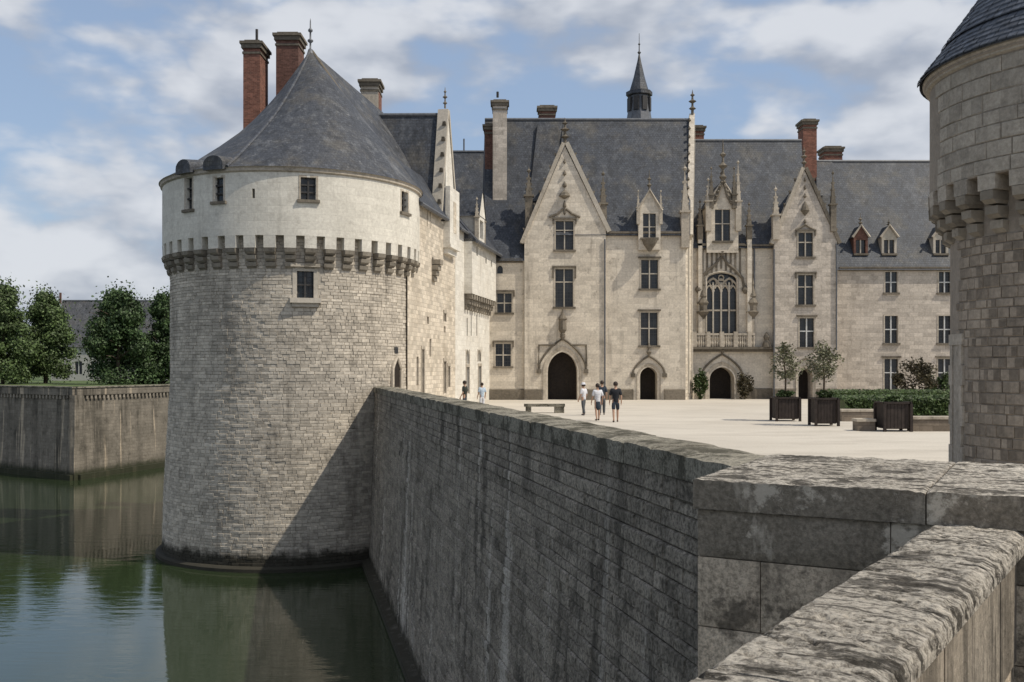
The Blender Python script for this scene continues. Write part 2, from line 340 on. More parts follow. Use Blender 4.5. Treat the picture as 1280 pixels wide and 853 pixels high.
# ------------------------------------------------------------------ setting: ground, courtyard, water
WA = Vector((-8.3, 56.3)); WB = Vector((2.30, 9.46))               # outer top line of the long moat wall
wdir = (WB - WA).normalized()
mb = MB(); mb.poly([(-160,-60,-7.3),(14,-60,-7.3),(14,140,-7.3),(-160,140,-7.3)])
obj('moat_water', mb, M['water'], kind='structure')
mb = MB(); mb.poly([(3.4,9.5,0),(60,9.5,0),(60,74.2,0),(60,120,0),(-12,120,0),(-12,60,0),(-7.0,54,0)])
obj('courtyard', mb, M['gravel'], kind='structure')
mb = MB(); mb.poly([(60,9.5,-.03),(3000,9.5,-.03),(3000,4000,-.03),(-30,4000,-.03),(-30,118,-.03),(60,118,-.03)])
obj('ground', mb, M['grass'], kind='structure')
mb = MB(); mb.poly([(-37.6,86.2,.45),(-29.5,115,.45),(-29.5,4000,.45),(-4000,4000,.45),(-4000,3000,.45),(-190,190,.45)])
obj('grass_bank', mb, M['grass'], kind='structure')
mb = MB(); mb.box((-3,-8,.3),(12,5.2,.62)); obj('bridge_deck', mb, M['gravel'], kind='structure')

# ------------------------------------------------------------------ stone piece builder
def stone_piece(mb, F, u0, u1, z0, z1, out, back=.12, bev=.025, j=.012):
    r = RNG.uniform
    u0 += r(0,j); u1 -= r(0,j); z0 += r(0,j*.7); z1 -= r(0,j*.7)
    du, dz = min(bev,(u1-u0)*.3), min(bev,(z1-z0)*.3)
    A = [F(u0,z0,back),F(u1,z0,back),F(u1,z1,back),F(u0,z1,back)]
    B = [F(u0,z0,-out+bev),F(u1,z0,-out+bev),F(u1,z1,-out+bev),F(u0,z1,-out+bev)]
    C = [F(u0+du,z0+dz,-out-r(0,.012)),F(u1-du,z0+dz,-out-r(0,.012)),F(u1-du,z1-dz,-out-r(0,.012)),F(u0+du,z1-dz,-out-r(0,.012))]
    i = [mb.add(p) for p in A+B+C]
    for k in range(4):
        l = (k+1)%4
        mb.f.append([i[k],i[l],i[4+l],i[4+k]]); mb.f.append([i[4+k],i[4+l],i[8+l],i[8+k]])
    mb.f.append([i[8],i[9],i[10],i[11]])

# ------------------------------------------------------------------ generic building pieces
def clip(poly, a, b, c):           # keep a*u+b*z<=c
    out = []
    for i in range(len(poly)):
        p, q = poly[i], poly[(i+1)%len(poly)]
        dp, dq = a*p[0]+b*p[1]-c, a*q[0]+b*q[1]-c
        if dp <= 0: out.append(p)
        if (dp < 0 < dq) or (dq < 0 < dp):
            t = dp/(dp-dq); out.append((p[0]+(q[0]-p[0])*t, p[1]+(q[1]-p[1])*t))
    return out
def arch_pts(u0, u1, zs, zt, n=14, point=.12):
    c, r = (u0+u1)/2, (u1-u0)/2; h = zt-zs; P = []
    for i in range(n+1):
        t = math.pi*(1-i/n); x = math.cos(t); z = math.sin(t)**.9
        z = z*(1-point) + (1-abs(x))*point
        P.append((c+r*x, zs+h*z))
    return P
def wall_face(mb, F, u0, u1, z0, z1, holes, clips=(), reveal=.3):
    # holes: (ua,ub,za,zb,spring or None)
    us = sorted({u0,u1,*[h[0] for h in holes],*[h[1] for h in holes]}); zs = sorted({z0,z1,*[h[2] for h in holes],*[h[3] for h in holes]})
    for i in range(len(us)-1):
        for j in range(len(zs)-1):
            a,b,c,d = us[i],us[i+1],zs[j],zs[j+1]; mu,mz = (a+b)/2,(c+d)/2
            if any(h[0]<mu<h[1] and h[2]<mz<h[3] for h in holes): continue
            P = [(a,c),(b,c),(b,d),(a,d)]
            for cl in clips: P = clip(P, *cl) if len(P) > 2 else P
            if len(P) > 2: mb.poly([F(u,z) for u,z in P])
    for (ua,ub,za,zb,sp) in holes:
        if sp is None: path = [(ua,za),(ua,zb),(ub,zb),(ub,za)]
        else:
            ap = arch_pts(ua,ub,sp,zb); path = [(ua,za)]+ap+[(ub,za)]
            for k in range(len(ap)-1):
                p,q = ap[k],ap[k+1]
                if zb - min(p[1],q[1]) > 1e-4: mb.poly([F(*p),F(*q),F(q[0],zb),F(p[0],zb)])
        for k in range(len(path)-1):
            p,q = path[k],path[k+1]; mb.poly([F(p[0],p[1]),F(p[0],p[1],reveal),F(q[0],q[1],reveal),F(q[0],q[1])])
        if za > z0+.01: mb.poly([F(ua,za),F(ub,za),F(ub,za,reveal),F(ua,za,reveal)])

def window(par, F, uc, z0, z1, wd, cols=2, rows=(.5,), hood=True, sill=True, mm='mullion', fw=.11, drop=.35, fine=True):
    u0,u1 = uc-wd/2, uc+wd/2
    o0 = F(uc,z0,0)
    mb = MB()                                       # stone surround, slightly proud of the wall
    mb.fbox(F,u0-fw,u0,z0,z1+fw,-.03,.06); mb.fbox(F,u1,u1+fw,z0,z1+fw,-.03,.06); mb.fbox(F,u0,u1,z1,z1+fw,-.028,.06)
    wnd = obj('window', mb, M['trim'], par, origin=o0)
    if hood:
        mb = MB(); e = fw+.12
        mb.fbox(F,u0-e,u1+e,z1+fw+.01,z1+fw+.13,-.13,.02)
        if drop:
            for s in (u0-e,u1+e-.1): mb.fbox(F,s,s+.1,z1+fw-drop,z1+fw+.008,-.09,.02)
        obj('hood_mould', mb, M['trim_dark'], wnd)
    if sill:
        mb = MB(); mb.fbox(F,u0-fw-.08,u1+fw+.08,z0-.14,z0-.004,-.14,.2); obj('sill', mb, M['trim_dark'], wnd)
    mw = .085; cw = (u1-u0)/cols
    for c in range(1,cols):
        mb = MB(); u = u0+c*cw; mb.fbox(F,u-mw/2,u+mw/2,z0,z1,.05,.2); obj('mullion', mb, M[mm], wnd)
    zc = [z0]+[z0+(z1-z0)*r for r in rows]+[z1]
    for r in zc[1:-1]:
        for c in range(cols):
            mb = MB(); mb.fbox(F,u0+c*cw+(mw/2 if c else 0),u0+(c+1)*cw-(mw/2 if c<cols-1 else 0),r-.04,r+.04,.07,.19); obj('transom', mb, M[mm], wnd)
    for c in range(cols):
        for r in range(len(zc)-1):
            mb = MB(); t = RNG.uniform(-.012,.012)
            a,b = u0+c*cw, u0+(c+1)*cw
            mb.hexa([F(a,zc[r],.2+t),F(b,zc[r],.2-t),F(b,zc[r],.26),F(a,zc[r],.26),F(a,zc[r+1],.2+t),F(b,zc[r+1],.2-t),F(b,zc[r+1],.26),F(a,zc[r+1],.26)])
            obj('pane', mb, M['glass'], wnd)
    return wnd
def hole(uc, z0, z1, wd, sp=None): return (uc-wd/2, uc+wd/2, z0, z1, sp)

def door(par, F, uc, w_, zt, sp, depth=2.2, surround=True, leaf='wood', z0=0, ring=.22, name='door', finial=True):
    u0,u1 = uc-w_/2, uc+w_/2
    mb = MB(); ap = [(u0,z0)]+arch_pts(u0,u1,sp,zt)+[(u1,z0)]          # timber leaf set back in the passage, whose shade is put into its colour
    fr = [F(p[0],p[1],1.3) for p in ap]; bk = [F(p[0],p[1],1.38) for p in ap]
    mb.poly(fr); mb.poly(bk[::-1])
    for k in range(len(fr)): l=(k+1)%len(fr); mb.poly([fr[k],bk[k],bk[l],fr[l]])
    d = obj(name, mb, M[leaf], par, origin=F(uc,z0,1.3))
    mb = MB(); n = max(3, int(w_/.28))
    for k in range(1,n):
        u = u0+(u1-u0)*k/n; mb.fbox(F,u-.02,u+.02,z0+.03,sp,1.28,1.302)
    obj('batten', mb, M['wood'], d)
    if surround:
        out = [(u0-ring,z0)]+arch_pts(u0-ring,u1+ring,sp,zt+ring*1.25,point=.2)+[(u1+ring,z0)]
        inn = [(u0+.01,z0)]+arch_pts(u0+.01,u1-.01,sp,zt-.01)+[(u1-.01,z0)]
        mb = MB()
        for k in range(len(out)-1):
            mb.hexa([F(*inn[k],.25),F(*out[k],.02),F(*out[k],-.07),F(*inn[k],.03),F(*inn[k+1],.25),F(*out[k+1],.02),F(*out[k+1],-.07),F(*inn[k+1],.03)])
        obj('arch_surround', mb, M['trim'], d)
        o2 = arch_pts(u0-ring-.3,u1+ring+.3,sp+.25,zt+ring*1.25+.55,point=.45)
        mb = MB(); mb.tube([F(p[0],p[1],-.06) for p in o2], .085, 6)
        for s in (0,-1): mb.box(F(o2[s][0]-.16,o2[s][1]-.3,-.16), F(o2[s][0]+.16,o2[s][1],.02))
        if finial:
            top = F(uc, zt+ring*1.25+.5, -.12); mb.lathe([(.05,0),(.09,.15),(.2,.35),(.07,.5),(.14,.72),(.02,1.0)], top, 8)
        obj('ogee_hood', mb, M['trim_dark'], d)
    return d

def finial(par, p, h, r, mat='trim_dark', name='finial'):
    mb = MB(); q = [(r*.35,0),(r*.35,.18),(r*.9,.24),(r*.3,.32),(r*.25,.45),(r,.53),(r*.3,.6),(r*.22,.72),(r*.6,.78),(r*.18,.84),(.01,1)]
    mb.lathe([(a,b*h) for a,b in q], p, 8); return obj(name, mb, M[mat], par, origin=p)
def pinnacle(par, x, y, z, wd, hs, hp, mat='trim', name='pinnacle'):
    mb = MB(); mb.box((x-wd/2,y-wd/2,z),(x+wd/2,y+wd/2,z+hs)); mb.box((x-wd*.7,y-wd*.7,z+hs),(x+wd*.7,y+wd*.7,z+hs+wd*.25))
    b = z+hs+wd*.25; a = [(x-wd*.42,y-wd*.42,b),(x+wd*.42,y-wd*.42,b),(x+wd*.42,y+wd*.42,b),(x-wd*.42,y+wd*.42,b)]
    for k in range(4): mb.poly([a[k],a[(k+1)%4],(x,y,b+hp)])
    for t in (.2,.42,.64):
        for sx in (-1,1):
            e = wd*.42*(1-t); c = wd*.16
            mb.box((x+sx*e-c,y-c,b+hp*t),(x+sx*e+c,y+c,b+hp*t+c*1.8))
    mb.lathe([(wd*.12,-.02),(wd*.3,wd*.25),(wd*.08,wd*.5),(.005,wd*.8)], (x,y,b+hp*.94), 6)
    return obj(name, mb, M[mat], par, origin=(x,y,z))
def rake_coping(par, F, pts, th=.3, proud=.12, back=.45, name='gable_coping', mat='trim', crock=True):
    mb = MB()
    for k in range(len(pts)-1):
        p,q = Vector(pts[k]),Vector(pts[k+1]); d=(q-p).normalized(); n=Vector((-d.y,d.x)); 
        if n.y < 0: n = -n
        a,b,c,e = p-n*.02,q-n*.02,q+n*th,p+n*th
        if p.x > q.x: a,b,c,e = b,a,e,c
        mb.hexa([F(a.x,a.y,-proud),F(b.x,b.y,-proud),F(b.x,b.y,back),F(a.x,a.y,back),F(e.x,e.y,-proud),F(c.x,c.y,-proud),F(c.x,c.y,back),F(e.x,e.y,back)])
    o = obj(name, mb, M[mat], par)
    if crock:
        mb = MB()
        for k in range(len(pts)-1):
            p,q = Vector(pts[k]),Vector(pts[k+1]); L=(q-p).length; d=(q-p)/L; n=Vector((-d.y,d.x))
            if n.y < 0: n=-n
            m = max(2,int(L/.95))
            for i in range(1,m):
                c = p+d*(L*i/m)+n*th; g=.09
                mb.hexa([F(c.x-g,c.y-g,-.05),F(c.x+g,c.y-g,-.05),F(c.x+g,c.y-g,.2),F(c.x-g,c.y-g,.2),F(c.x-g*.6+n.x*.12,c.y+.14,-.02),F(c.x+g*.6+n.x*.12,c.y+.14,-.02),F(c.x+g*.6+n.x*.12,c.y+.14,.15),F(c.x-g*.6+n.x*.12,c.y+.14,.15)])
        obj('crockets', mb, M['trim_dark'], o, kind='stuff')
    return o
def chimney(par, x0, x1, y0, y1, z0, z1, mat, cap='trim_dark', capmat2=None, pots=0, band=None, name='chimney'):
    mb = MB(); mb.box((x0,y0,z0),(x1,y1,z1)); c = obj(name, mb, M[mat], par, origin=((x0+x1)/2,(y0+y1)/2,z0))
    mb = MB(); e=.1
    mb.box((x0-e*.5,y0-e*.5,z1-.42),(x1+e*.5,y1+e*.5,z1-.3)); mb.box((x0-e,y0-e,z1-.1),(x1+e,y1+e,z1+.14)); mb.box((x0-e*1.8,y0-e*1.8,z1+.143),(x1+e*1.8,y1+e*1.8,z1+.3))
    mb.box((x0+.05,y0+.05,z1+.3),(x1-.05,y1-.05,z1+.42))
    obj('cap', mb, M[cap], c)
    if band:
        mb = MB(); mb.box((x0-.04,y0-.04,band[0]),(x1+.04,y1+.04,band[1])); obj('flashing', mb, M['zinc'], c)
    for k in range(pots):
        mb = MB(); mb.lathe([(.12,0),(.1,.5),(.13,.55),(.13,.62)], (x0+(x1-x0)*(k+.5)/pots,(y0+y1)/2,z1+.42), 8); obj('chimney_pot', mb, M['brick_old'], c)
    return c
SH = .19      # plan skew of the ranges: depth runs along (SH, 1)
def range_roof(par, x0, x1, yf, depth, ze, zr, mat='slate', over=.28, name='roof', skew=SH, ridge=True, backz=None):
    h = depth/2; k = (zr-ze)/h
    A = lambda x,t: (x+skew*t, yf+t, 0)
    mb = MB(); zb = ze if backz is None else backz
    P0=(x0-skew*over,yf-over,ze-k*over*.55); P1=(x1-skew*over,yf-over,ze-k*over*.55); R0=(x0+skew*h,yf+h,zr); R1=(x1+skew*h,yf+h,zr); B0=(x0+skew*depth,yf+depth,zb); B1=(x1+skew*depth,yf+depth,zb)
    mb.poly([P0,P1,R1,R0]); mb.poly([B1,B0,R0,R1]); mb.poly([P0,R0,B0]); mb.poly([P1,B1,R1]); mb.poly([P0,B0,B1,P1])
    r = obj(name, mb, M[mat], par, origin=(x0,yf,ze))
    if ridge:
        mb = MB(); mb.tube([(R0[0],R0[1],R0[2]),(R1[0],R1[1],R1[2])], .13, 6); obj('ridge_cap', mb, M['lead'], r)
    return r
def side_walls(par, x0, x1, yf, depth, z1, mat='facade', left=True, right=True, back=True, z0=0):
    mb = MB(); e=.02
    a,b,c,d = (x0,yf+e),(x1,yf+e),(x1+SH*depth,yf+depth),(x0+SH*depth,yf+depth)
    def q(p,r): mb.poly([(p[0],p[1],z0),(r[0],r[1],z0),(r[0],r[1],z1),(p[0],p[1],z1)])
    if right: q(b,c)
    if back: q(c,d)
    if left: q(d,a)
    return obj('side_wall', mb, M[mat], par)
def cornice(par, F, u0, u1, z, h=.3, pr=.22, mat='trim_dark', name='cornice'):
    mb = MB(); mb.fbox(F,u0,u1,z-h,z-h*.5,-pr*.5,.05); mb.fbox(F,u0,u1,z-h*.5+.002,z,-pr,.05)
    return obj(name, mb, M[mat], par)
def plinth(par, F, spans, h=.75, mat='trim_dark'):
    for a,b in spans:
        mb = MB(); mb.hexa([F(a,0,-.16),F(b,0,-.16),F(b,0,.02),F(a,0,.02),F(a,h,-.15),F(b,h,-.15),F(b,h+.08,.02),F(a,h+.08,.02)])
        obj('plinth', mb, M[mat], par, origin=F(a,0))
def drainpipe(par, F, u, z0, z1):
    mb = MB(); mb.tube([F(u,z0,-.09),F(u,z1,-.09)], .06, 6); return obj('drainpipe', mb, M['lead'], par)

# ------------------------------------------------------------------ left round tower
TC = Vector((wx(368,54), 54.0)); WZ = -7.3
RL, RU = 6.36, 6.77
tower = thing('round_tower', (TC.x,TC.y,WZ), 'broad round tower in the moat with pale corbelled top storey and slate cone roof', 'tower')
c3 = (TC.x,TC.y,0)
zc0, zc1, zu, ze = 7.15, 8.1, 8.69, 11.95
mb = MB(); mb.lathe([(6.78,WZ-.5),(6.68,-4),(RL,1.5)], c3, 96, smooth_uv=7, cap=False)
LOWA = None
core_mb = mb
# lower rubble courses, each stone real
mb = MB(); z = -7.05; AC = math.atan2(-TC.y, -TC.x)
wlo = (wx(372,47.4), wx(393,47.4), wz(372,47.4), wz(338,47.4))     # lower window opening
def Rz(z): return 6.68+.1*max(0,(-4-z)/3.8) if z<-4 else (6.68+(RL-6.68)*(z+4)/5.5 if z<1.5 else RL)
while z < zu-.2:
    h = RNG.uniform(.135,.185); R = Rz(z)
    a = AC-1.75+RNG.uniform(0,.05)
    while a < AC+1.85:
        L = RNG.choice((RNG.uniform(.16,.3),RNG.uniform(.25,.45),RNG.uniform(.4,.62))); da = L/R; m = a+da/2; p = Vector((TC.x+R*math.cos(m), TC.y+R*math.sin(m)))
        if not (wlo[0]-.25 < p.x < wlo[1]+.25 and wlo[2]-.25 < z+h/2 < wlo[3]+.25 and p.y < TC.y):
            n = Vector((math.cos(m),math.sin(m),0)); Fm = frame((p.x,p.y,0), (-n.y,n.x,0), n)
            if RNG.random() < .006: a += da; continue
            stone_piece(mb, Fm, -L/2, L/2, z, z+h, RNG.uniform(.008,.034), .03, .014, .01)
        a += da
    z += h
obj('rubble_courses', mb, M['rubble'], tower, kind='stuff')
# foot: ledge at the waterline
mb = MB(); mb.lathe([(7.1,WZ-.5),(7.1,WZ+.16),(6.98,WZ+.24),(6.7,WZ+.26)], c3, 96, cap=False); obj('waterline_ledge', mb, M['mortar'], tower)
# upper limewashed wall with openings cut by angle
def ang(px, Z=47.5):
    dx,dy = (px-CX)/F_PX,1.0     # ray-circle hit
    A_=dx*dx+1; B_=-2*(dx*TC.x+TC.y); C_=TC.x**2+TC.y**2-RU**2; disc = B_*B_-4*A_*C_
    t = (-B_-math.sqrt(max(disc,0)))/(2*A_); return math.atan2(t-TC.y, dx*t-TC.x), t
NSEG = 144
ops = []     # (a0,a1,z0,z1)
def open_px(p0,p1,y0,y1):
    a0,t0 = ang(p0); a1,t1 = ang(p1); t=(t0+t1)/2; ops.append((min(a0,a1),max(a0,a1),wz(y1,t),wz(y0,t)))
open_px(376,395,222,250); open_px(502,510,240,266); open_px(268,279,222,252); open_px(232,240,222,262); open_px(315,318.5,236,248)
mb = MB()
def ring_strip(a0,a1,z0,z1):
    n = max(1,int(round((a1-a0)/(2*math.pi)*NSEG)))
    for k in range(n):
        b0=a0+(a1-a0)*k/n; b1=a0+(a1-a0)*(k+1)/n
        mb.poly([(TC.x+RU*math.cos(b),TC.y+RU*math.sin(b),zz) for b,zz in ((b0,z0),(b1,z0),(b1,z1),(b0,z1))], uv=[(b0*RU,z0),(b1*RU,z0),(b1*RU,z1),(b0*RU,z1)])
so_ = sorted(ops); cur = so_[0][0]-2*math.pi+ (so_[-1][1]-so_[0][0])
cur = so_[-1][1]-2*math.pi
for (a0,a1,z0,z1) in so_:
    ring_strip(cur,a0,zu,ze); ring_strip(a0,a1,zu,z0); ring_strip(a0,a1,z1,ze); cur=a1
    Q = lambda a,z,r: (TC.x+r*math.cos(a),TC.y+r*math.sin(a),z)
    r2 = RU-.38
    mb.poly([Q(a0,z0,RU),Q(a0,z0,r2),Q(a0,z1,r2),Q(a0,z1,RU)]); mb.poly([Q(a1,z0,RU),Q(a1,z0,r2),Q(a1,z1,r2),Q(a1,z1,RU)])
    mb.poly([Q(a0,z0,RU),Q(a1,z0,RU),Q(a1,z0,r2),Q(a0,z0,r2)]); mb.poly([Q(a0,z1,RU),Q(a1,z1,RU),Q(a1,z1,r2),Q(a0,z1,r2)])
for k in range(NSEG):                       # underside of the overhang
    b0,b1=2*math.pi*k/NSEG,2*math.pi*(k+1)/NSEG
    mb.poly([Q(b0,zu,RU),Q(b1,zu,RU),Q(b1,zu,RL-.1),Q(b0,zu,RL-.1)])
obj('upper_wall', mb, M['lime'], tower)
for i,(a0,a1,z0,z1) in enumerate(so_):
    if a1-a0 < .03 and z1-z0 < .8: 
        mb = MB(); m=(a0+a1)/2; n=Vector((math.cos(m),math.sin(m),0)); Fm=frame((TC.x+RU*n.x,TC.y+RU*n.y,0),(-n.y,n.x,0),n)
        mb.fbox(Fm,-.15,.15,z0-.05,z1+.05,.3,.36); obj('arrow_slit', mb, M['glass'], tower); continue
    m=(a0+a1)/2; n=Vector((math.cos(m),math.sin(m),0)); wd=(a1-a0)*RU
    Fm=frame((TC.x+(RU-.03)*n.x,TC.y+(RU-.03)*n.y,0),(-n.y,n.x,0),n)
    window(tower, Fm, 0, z0, z1, wd, cols=2 if wd>.6 else 1, rows=(.34,.67), hood=False, mm='iron', fw=.1)
# core wall above the batter, open at the lower window
la0,_=ang(371.5); la1,_=ang(393.5); la0,la1=min(la0,la1),max(la0,la1); RSAVE=RU; up_mb=mb; mb=core_mb; RU=RL
ring_strip(la1-2*math.pi,la0,1.5,zu+.2); ring_strip(la0,la1,1.5,wlo[2]); ring_strip(la0,la1,wlo[3],zu+.2); RU=RSAVE
obj('core_wall', mb, M['mortar'], tower)
# lower window in the rubble
am,tm = ang(382.5); n=Vector((math.cos(am),math.sin(am),0)); Fm=frame((TC.x+RL*n.x,TC.y+RL*n.y,0),(-n.y,n.x,0),n)
z0,z1 = wlo[2],wlo[3]; wd = wlo[1]-wlo[0]
wnd = window(tower, Fm, 0, z0, z1, wd, cols=2, rows=(.5,), hood=False, sill=False, mm='iron', fw=.2)
wnd.data.materials[0]=M['mullion']
mb = MB(); mb.fbox(Fm,-wd/2-.34,wd/2+.34,z0-.24,z0-.004,-.3,.1); mb.fbox(Fm,-wd/2-.22,wd/2+.22,z0-.42,z0-.244,-.16,.1); obj('sill', mb, M['mullion'], wnd)
mb = MB(); mb.fbox(Fm,-wd/2-.3,wd/2+.3,z1+.205,z1+.36,-.16,.05); obj('lintel', mb, M['trim'], wnd)
# flat soft panel behind the lower window so that stones around it close up
# small pointed doorway on the right flank: no recess cut, dark panel paints its shade
am,tm = ang(503); n=Vector((math.cos(am),math.sin(am),0)); Fm=frame((TC.x+(RL+.06)*n.x,TC.y+(RL+.06)*n.y,0),(-n.y,n.x,0),n)
mb=MB(); z0_,z1_=wz(484,tm),wz(447,tm); pts_=[(-.42,z0_)]+arch_pts(-.42,.42,z1_-.7,z1_,8,.6)+[(.42,z0_)]; f_=[Fm(u,z,0) for u,z in pts_]; b_=[Fm(u,z,.3) for u,z in pts_]; mb.poly(f_)
for k in range(len(f_)-1): mb.poly([f_[k],f_[k+1],b_[k+1],b_[k]])
fd=obj('flank_door_shade_panel',mb,M['wood'],tower,origin=Fm(0,z0_))
mb=MB(); mb.tube([Fm(u,z,-.02) for u,z in pts_],.1,6); obj('surround',mb,M['trim'],fd)
mb=MB(); mb.fbox(Fm,-.16,.16,wz(442,tm),wz(434,tm),-.01,.2); obj('arrow_slit',mb,M['glass'],tower)
# corbels
NC = 44
mbk = MB()
for (r,za,zb) in ((.2,zc0,zc0+.27),(.33,zc0+.33,zc0+.6),(.45,zc0+.66,zc0+.93)):
    mbk.hexa([(-.08,-.25,za+.09),(r-.04,-.25,za+.09),(r-.04,.25,za+.09),(-.08,.25,za+.09),(-.08,-.26,zb),(r,-.26,zb),(r,.26,zb),(-.08,.26,zb)])
    mbk.hexa([(-.08,-.23,za),(r-.16,-.23,za),(r-.16,.23,za),(-.08,.23,za),(-.08,-.24,za+.088),(r-.07,-.24,za+.088),(r-.07,.24,za+.088),(-.08,.24,za+.088)])
cme = None
for k in range(NC):
    a = 2*math.pi*(k+.3)/NC
    if math.cos(a-AC) < -.35: continue
    p = (TC.x+RL*math.cos(a), TC.y+RL*math.sin(a), 0)
    if cme is None: cme = mbk.mesh('corbel', (0,0,0)); cme.materials.append(M['corbel'])
    o = obj('corbel', cme, None, tower, origin=p); o.rotation_euler = (0,0,a)
# parapet blocks above the corbels: the openings between stay dark
for k in range(NC):
    a = 2*math.pi*(k+.3)/NC; sw=.285/RU; q0,q1=a-sw,a+sw
    if math.cos(a-AC) < -.35: continue
    mb = MB(); mb.hexa([Q(q0,zc1,RL-.1),Q(q0,zc1,RU-.02),Q(q1,zc1,RU-.02),Q(q1,zc1,RL-.1),Q(q0,zu-.003,RL-.1),Q(q0,zu-.003,RU+.005),Q(q1,zu-.003,RU+.005),Q(q1,zu-.003,RL-.1)])
    obj('parapet_block', mb, M['lime'], tower, origin=Q(a,zc1,RU))
# eaves cornice
mb = MB(); mb.lathe([(RU-.02,ze-.28),(RU+.1,ze-.2),(RU+.1,ze-.08),(RU+.16,ze)], c3, 96, cap=False); obj('eaves_cornice', mb, M['trim'], tower, smooth=False)
# roof: bell-cast cone with its apex set back over the axis
AP = Vector((wx(388,56), 56.0, wz(62,56)))
mb = MB(); NR=96; rings=[]
prof = [(0,0.0),(.10,.06),(.22,.145),(.36,.25),(.5,.365),(.6,.465),(.7,.58),(.8,.705),(.9,.85),(1,1)]
for (t,hh) in prof:
    ring=[]
    for k in range(NR):
        a=2*math.pi*k/NR; e=Vector((TC.x+(RU+.18)*math.cos(a),TC.y+(RU+.18)*math.sin(a)))
        wl_=max(0,min(1,.5-.75*math.cos(a))); q=e.lerp(Vector((AP.x,AP.y)),t); ring.append(mb.add((q.x,q.y,ze-.02+(AP.z-ze)*(t*.985*(1-wl_)+hh*wl_ if t<1 else 1))))
    rings.append(ring)
for j in range(len(prof)-1):
    for k in range(NR):
        k2=(k+1)%NR; mb.f.append([rings[j][k],rings[j][k2],rings[j+1][k2],rings[j+1][k]])
        mb.uv[len(mb.f)-1]=[(k*.46,prof[j][0]*10.5),(k*.46+.46,prof[j][0]*10.5),(k*.46+.46,prof[j+1][0]*10.5),(k*.46,prof[j+1][0]*10.5)]
roof = obj('roof', mb, M['slate_tower'], tower, smooth=True)
mb = MB(); mb.lathe([(.42,-.9),(.2,-.25),(.12,0),(.05,.02),(.05,.35),(.16,.45),(.16,.52),(.05,.6),(.05,.95),(.13,1.02),(.13,1.1),(.04,1.2),(.03,1.6),(.005,1.75)], AP, 10); obj('roof_finial', mb, M['lead'], roof, smooth=True)
ha,_=ang(286); mb=MB(); hp_=[]; wl_=max(0,min(1,.5-.75*math.cos(ha))); eq=Vector((TC.x+(RU+.18)*math.cos(ha),TC.y+(RU+.18)*math.sin(ha)))
for (t,hh) in prof:
    q=eq.lerp(Vector((AP.x,AP.y)),t); hp_.append((q.x,q.y,ze+.01+(AP.z-ze)*(t*.985*(1-wl_)+hh*wl_ if t<1 else 1)))
mb.tube(hp_,.075,6); obj('hip_roll',mb,M['slate_gate'],roof)
# rear hip of the roof running back to the wing
HP = Vector((wx(511,54.5),54.5,ze+.12)); B1 = Vector((wx(479,62.5),62.5,wz(141,62.5))); E1 = Vector((-4.9,58.5,ze+.1)); AP2 = AP+Vector((.1,.05,-.12))
mb = MB(); mb.poly([AP2,HP,E1,B1]); mb.poly([HP,E1,(E1.x-.3,E1.y,ze-1.2),(HP.x-.5,HP.y,ze-1.2)]); obj('rear_hip', mb, M['slate_tower'], roof)
mb = MB(); mb.tube([AP2+Vector((0,-.03,.02)), AP2.lerp(HP,.5)+Vector((.02,-.02,.03)), HP], .09, 6); obj('hip_roll', mb, M['trim_dark'], roof)
# eyebrow dormers over the two left-hand windows
for p0,p1,yt in ((262,281,193),(229,243,196)):
    a0,t0=ang(p0); a1,t1=ang(p1); m=(a0+a1)/2; n=Vector((math.cos(m),math.sin(m),0)); hw=abs(a1-a0)*RU/2+.12
    Fm=frame((TC.x+(RU+.34)*n.x,TC.y+(RU+.34)*n.y,0),(-n.y,n.x,0),n)
    mb=MB(); zt=ze+1.0; prof_=[(-hw,ze-.15)]+[(hw*math.cos(math.pi*(1-k/10)),ze+.12+.42*math.sin(math.pi*k/10)) for k in range(11)]+[(hw,ze-.15)]
    f_=[Fm(u,z,0) for u,z in prof_]; b_=[Fm(u,z+.25,1.9) for u,z in prof_]
    mb.poly(f_)
    for k in range(len(f_)-1): mb.poly([f_[k],f_[k+1],b_[k+1],b_[k]])
    obj('eyebrow_dormer', mb, M['zinc'] if False else M['slate_tower'], roof)
# chimneys of the tower
def px_chimney(par, p0,p1,yt,yb,Z,dep,mat,**k):
    return chimney(par, wx(p0,Z), wx(p1,Z), Z, Z+dep, wz(yb,Z), wz(yt,Z)-.3, mat, **k)
c = px_chimney(tower, 304,325,52,190,58,1.9,'brick'); 
mb=MB(); mb.tube([(wx(321,59),59,wz(50,59)),(wx(321,59),59,wz(37,59))],.09,6); obj('chimney_pot',mb,M['iron'],c)
px_chimney(tower, 345,373,42,150,59,1.6,'brick_old')

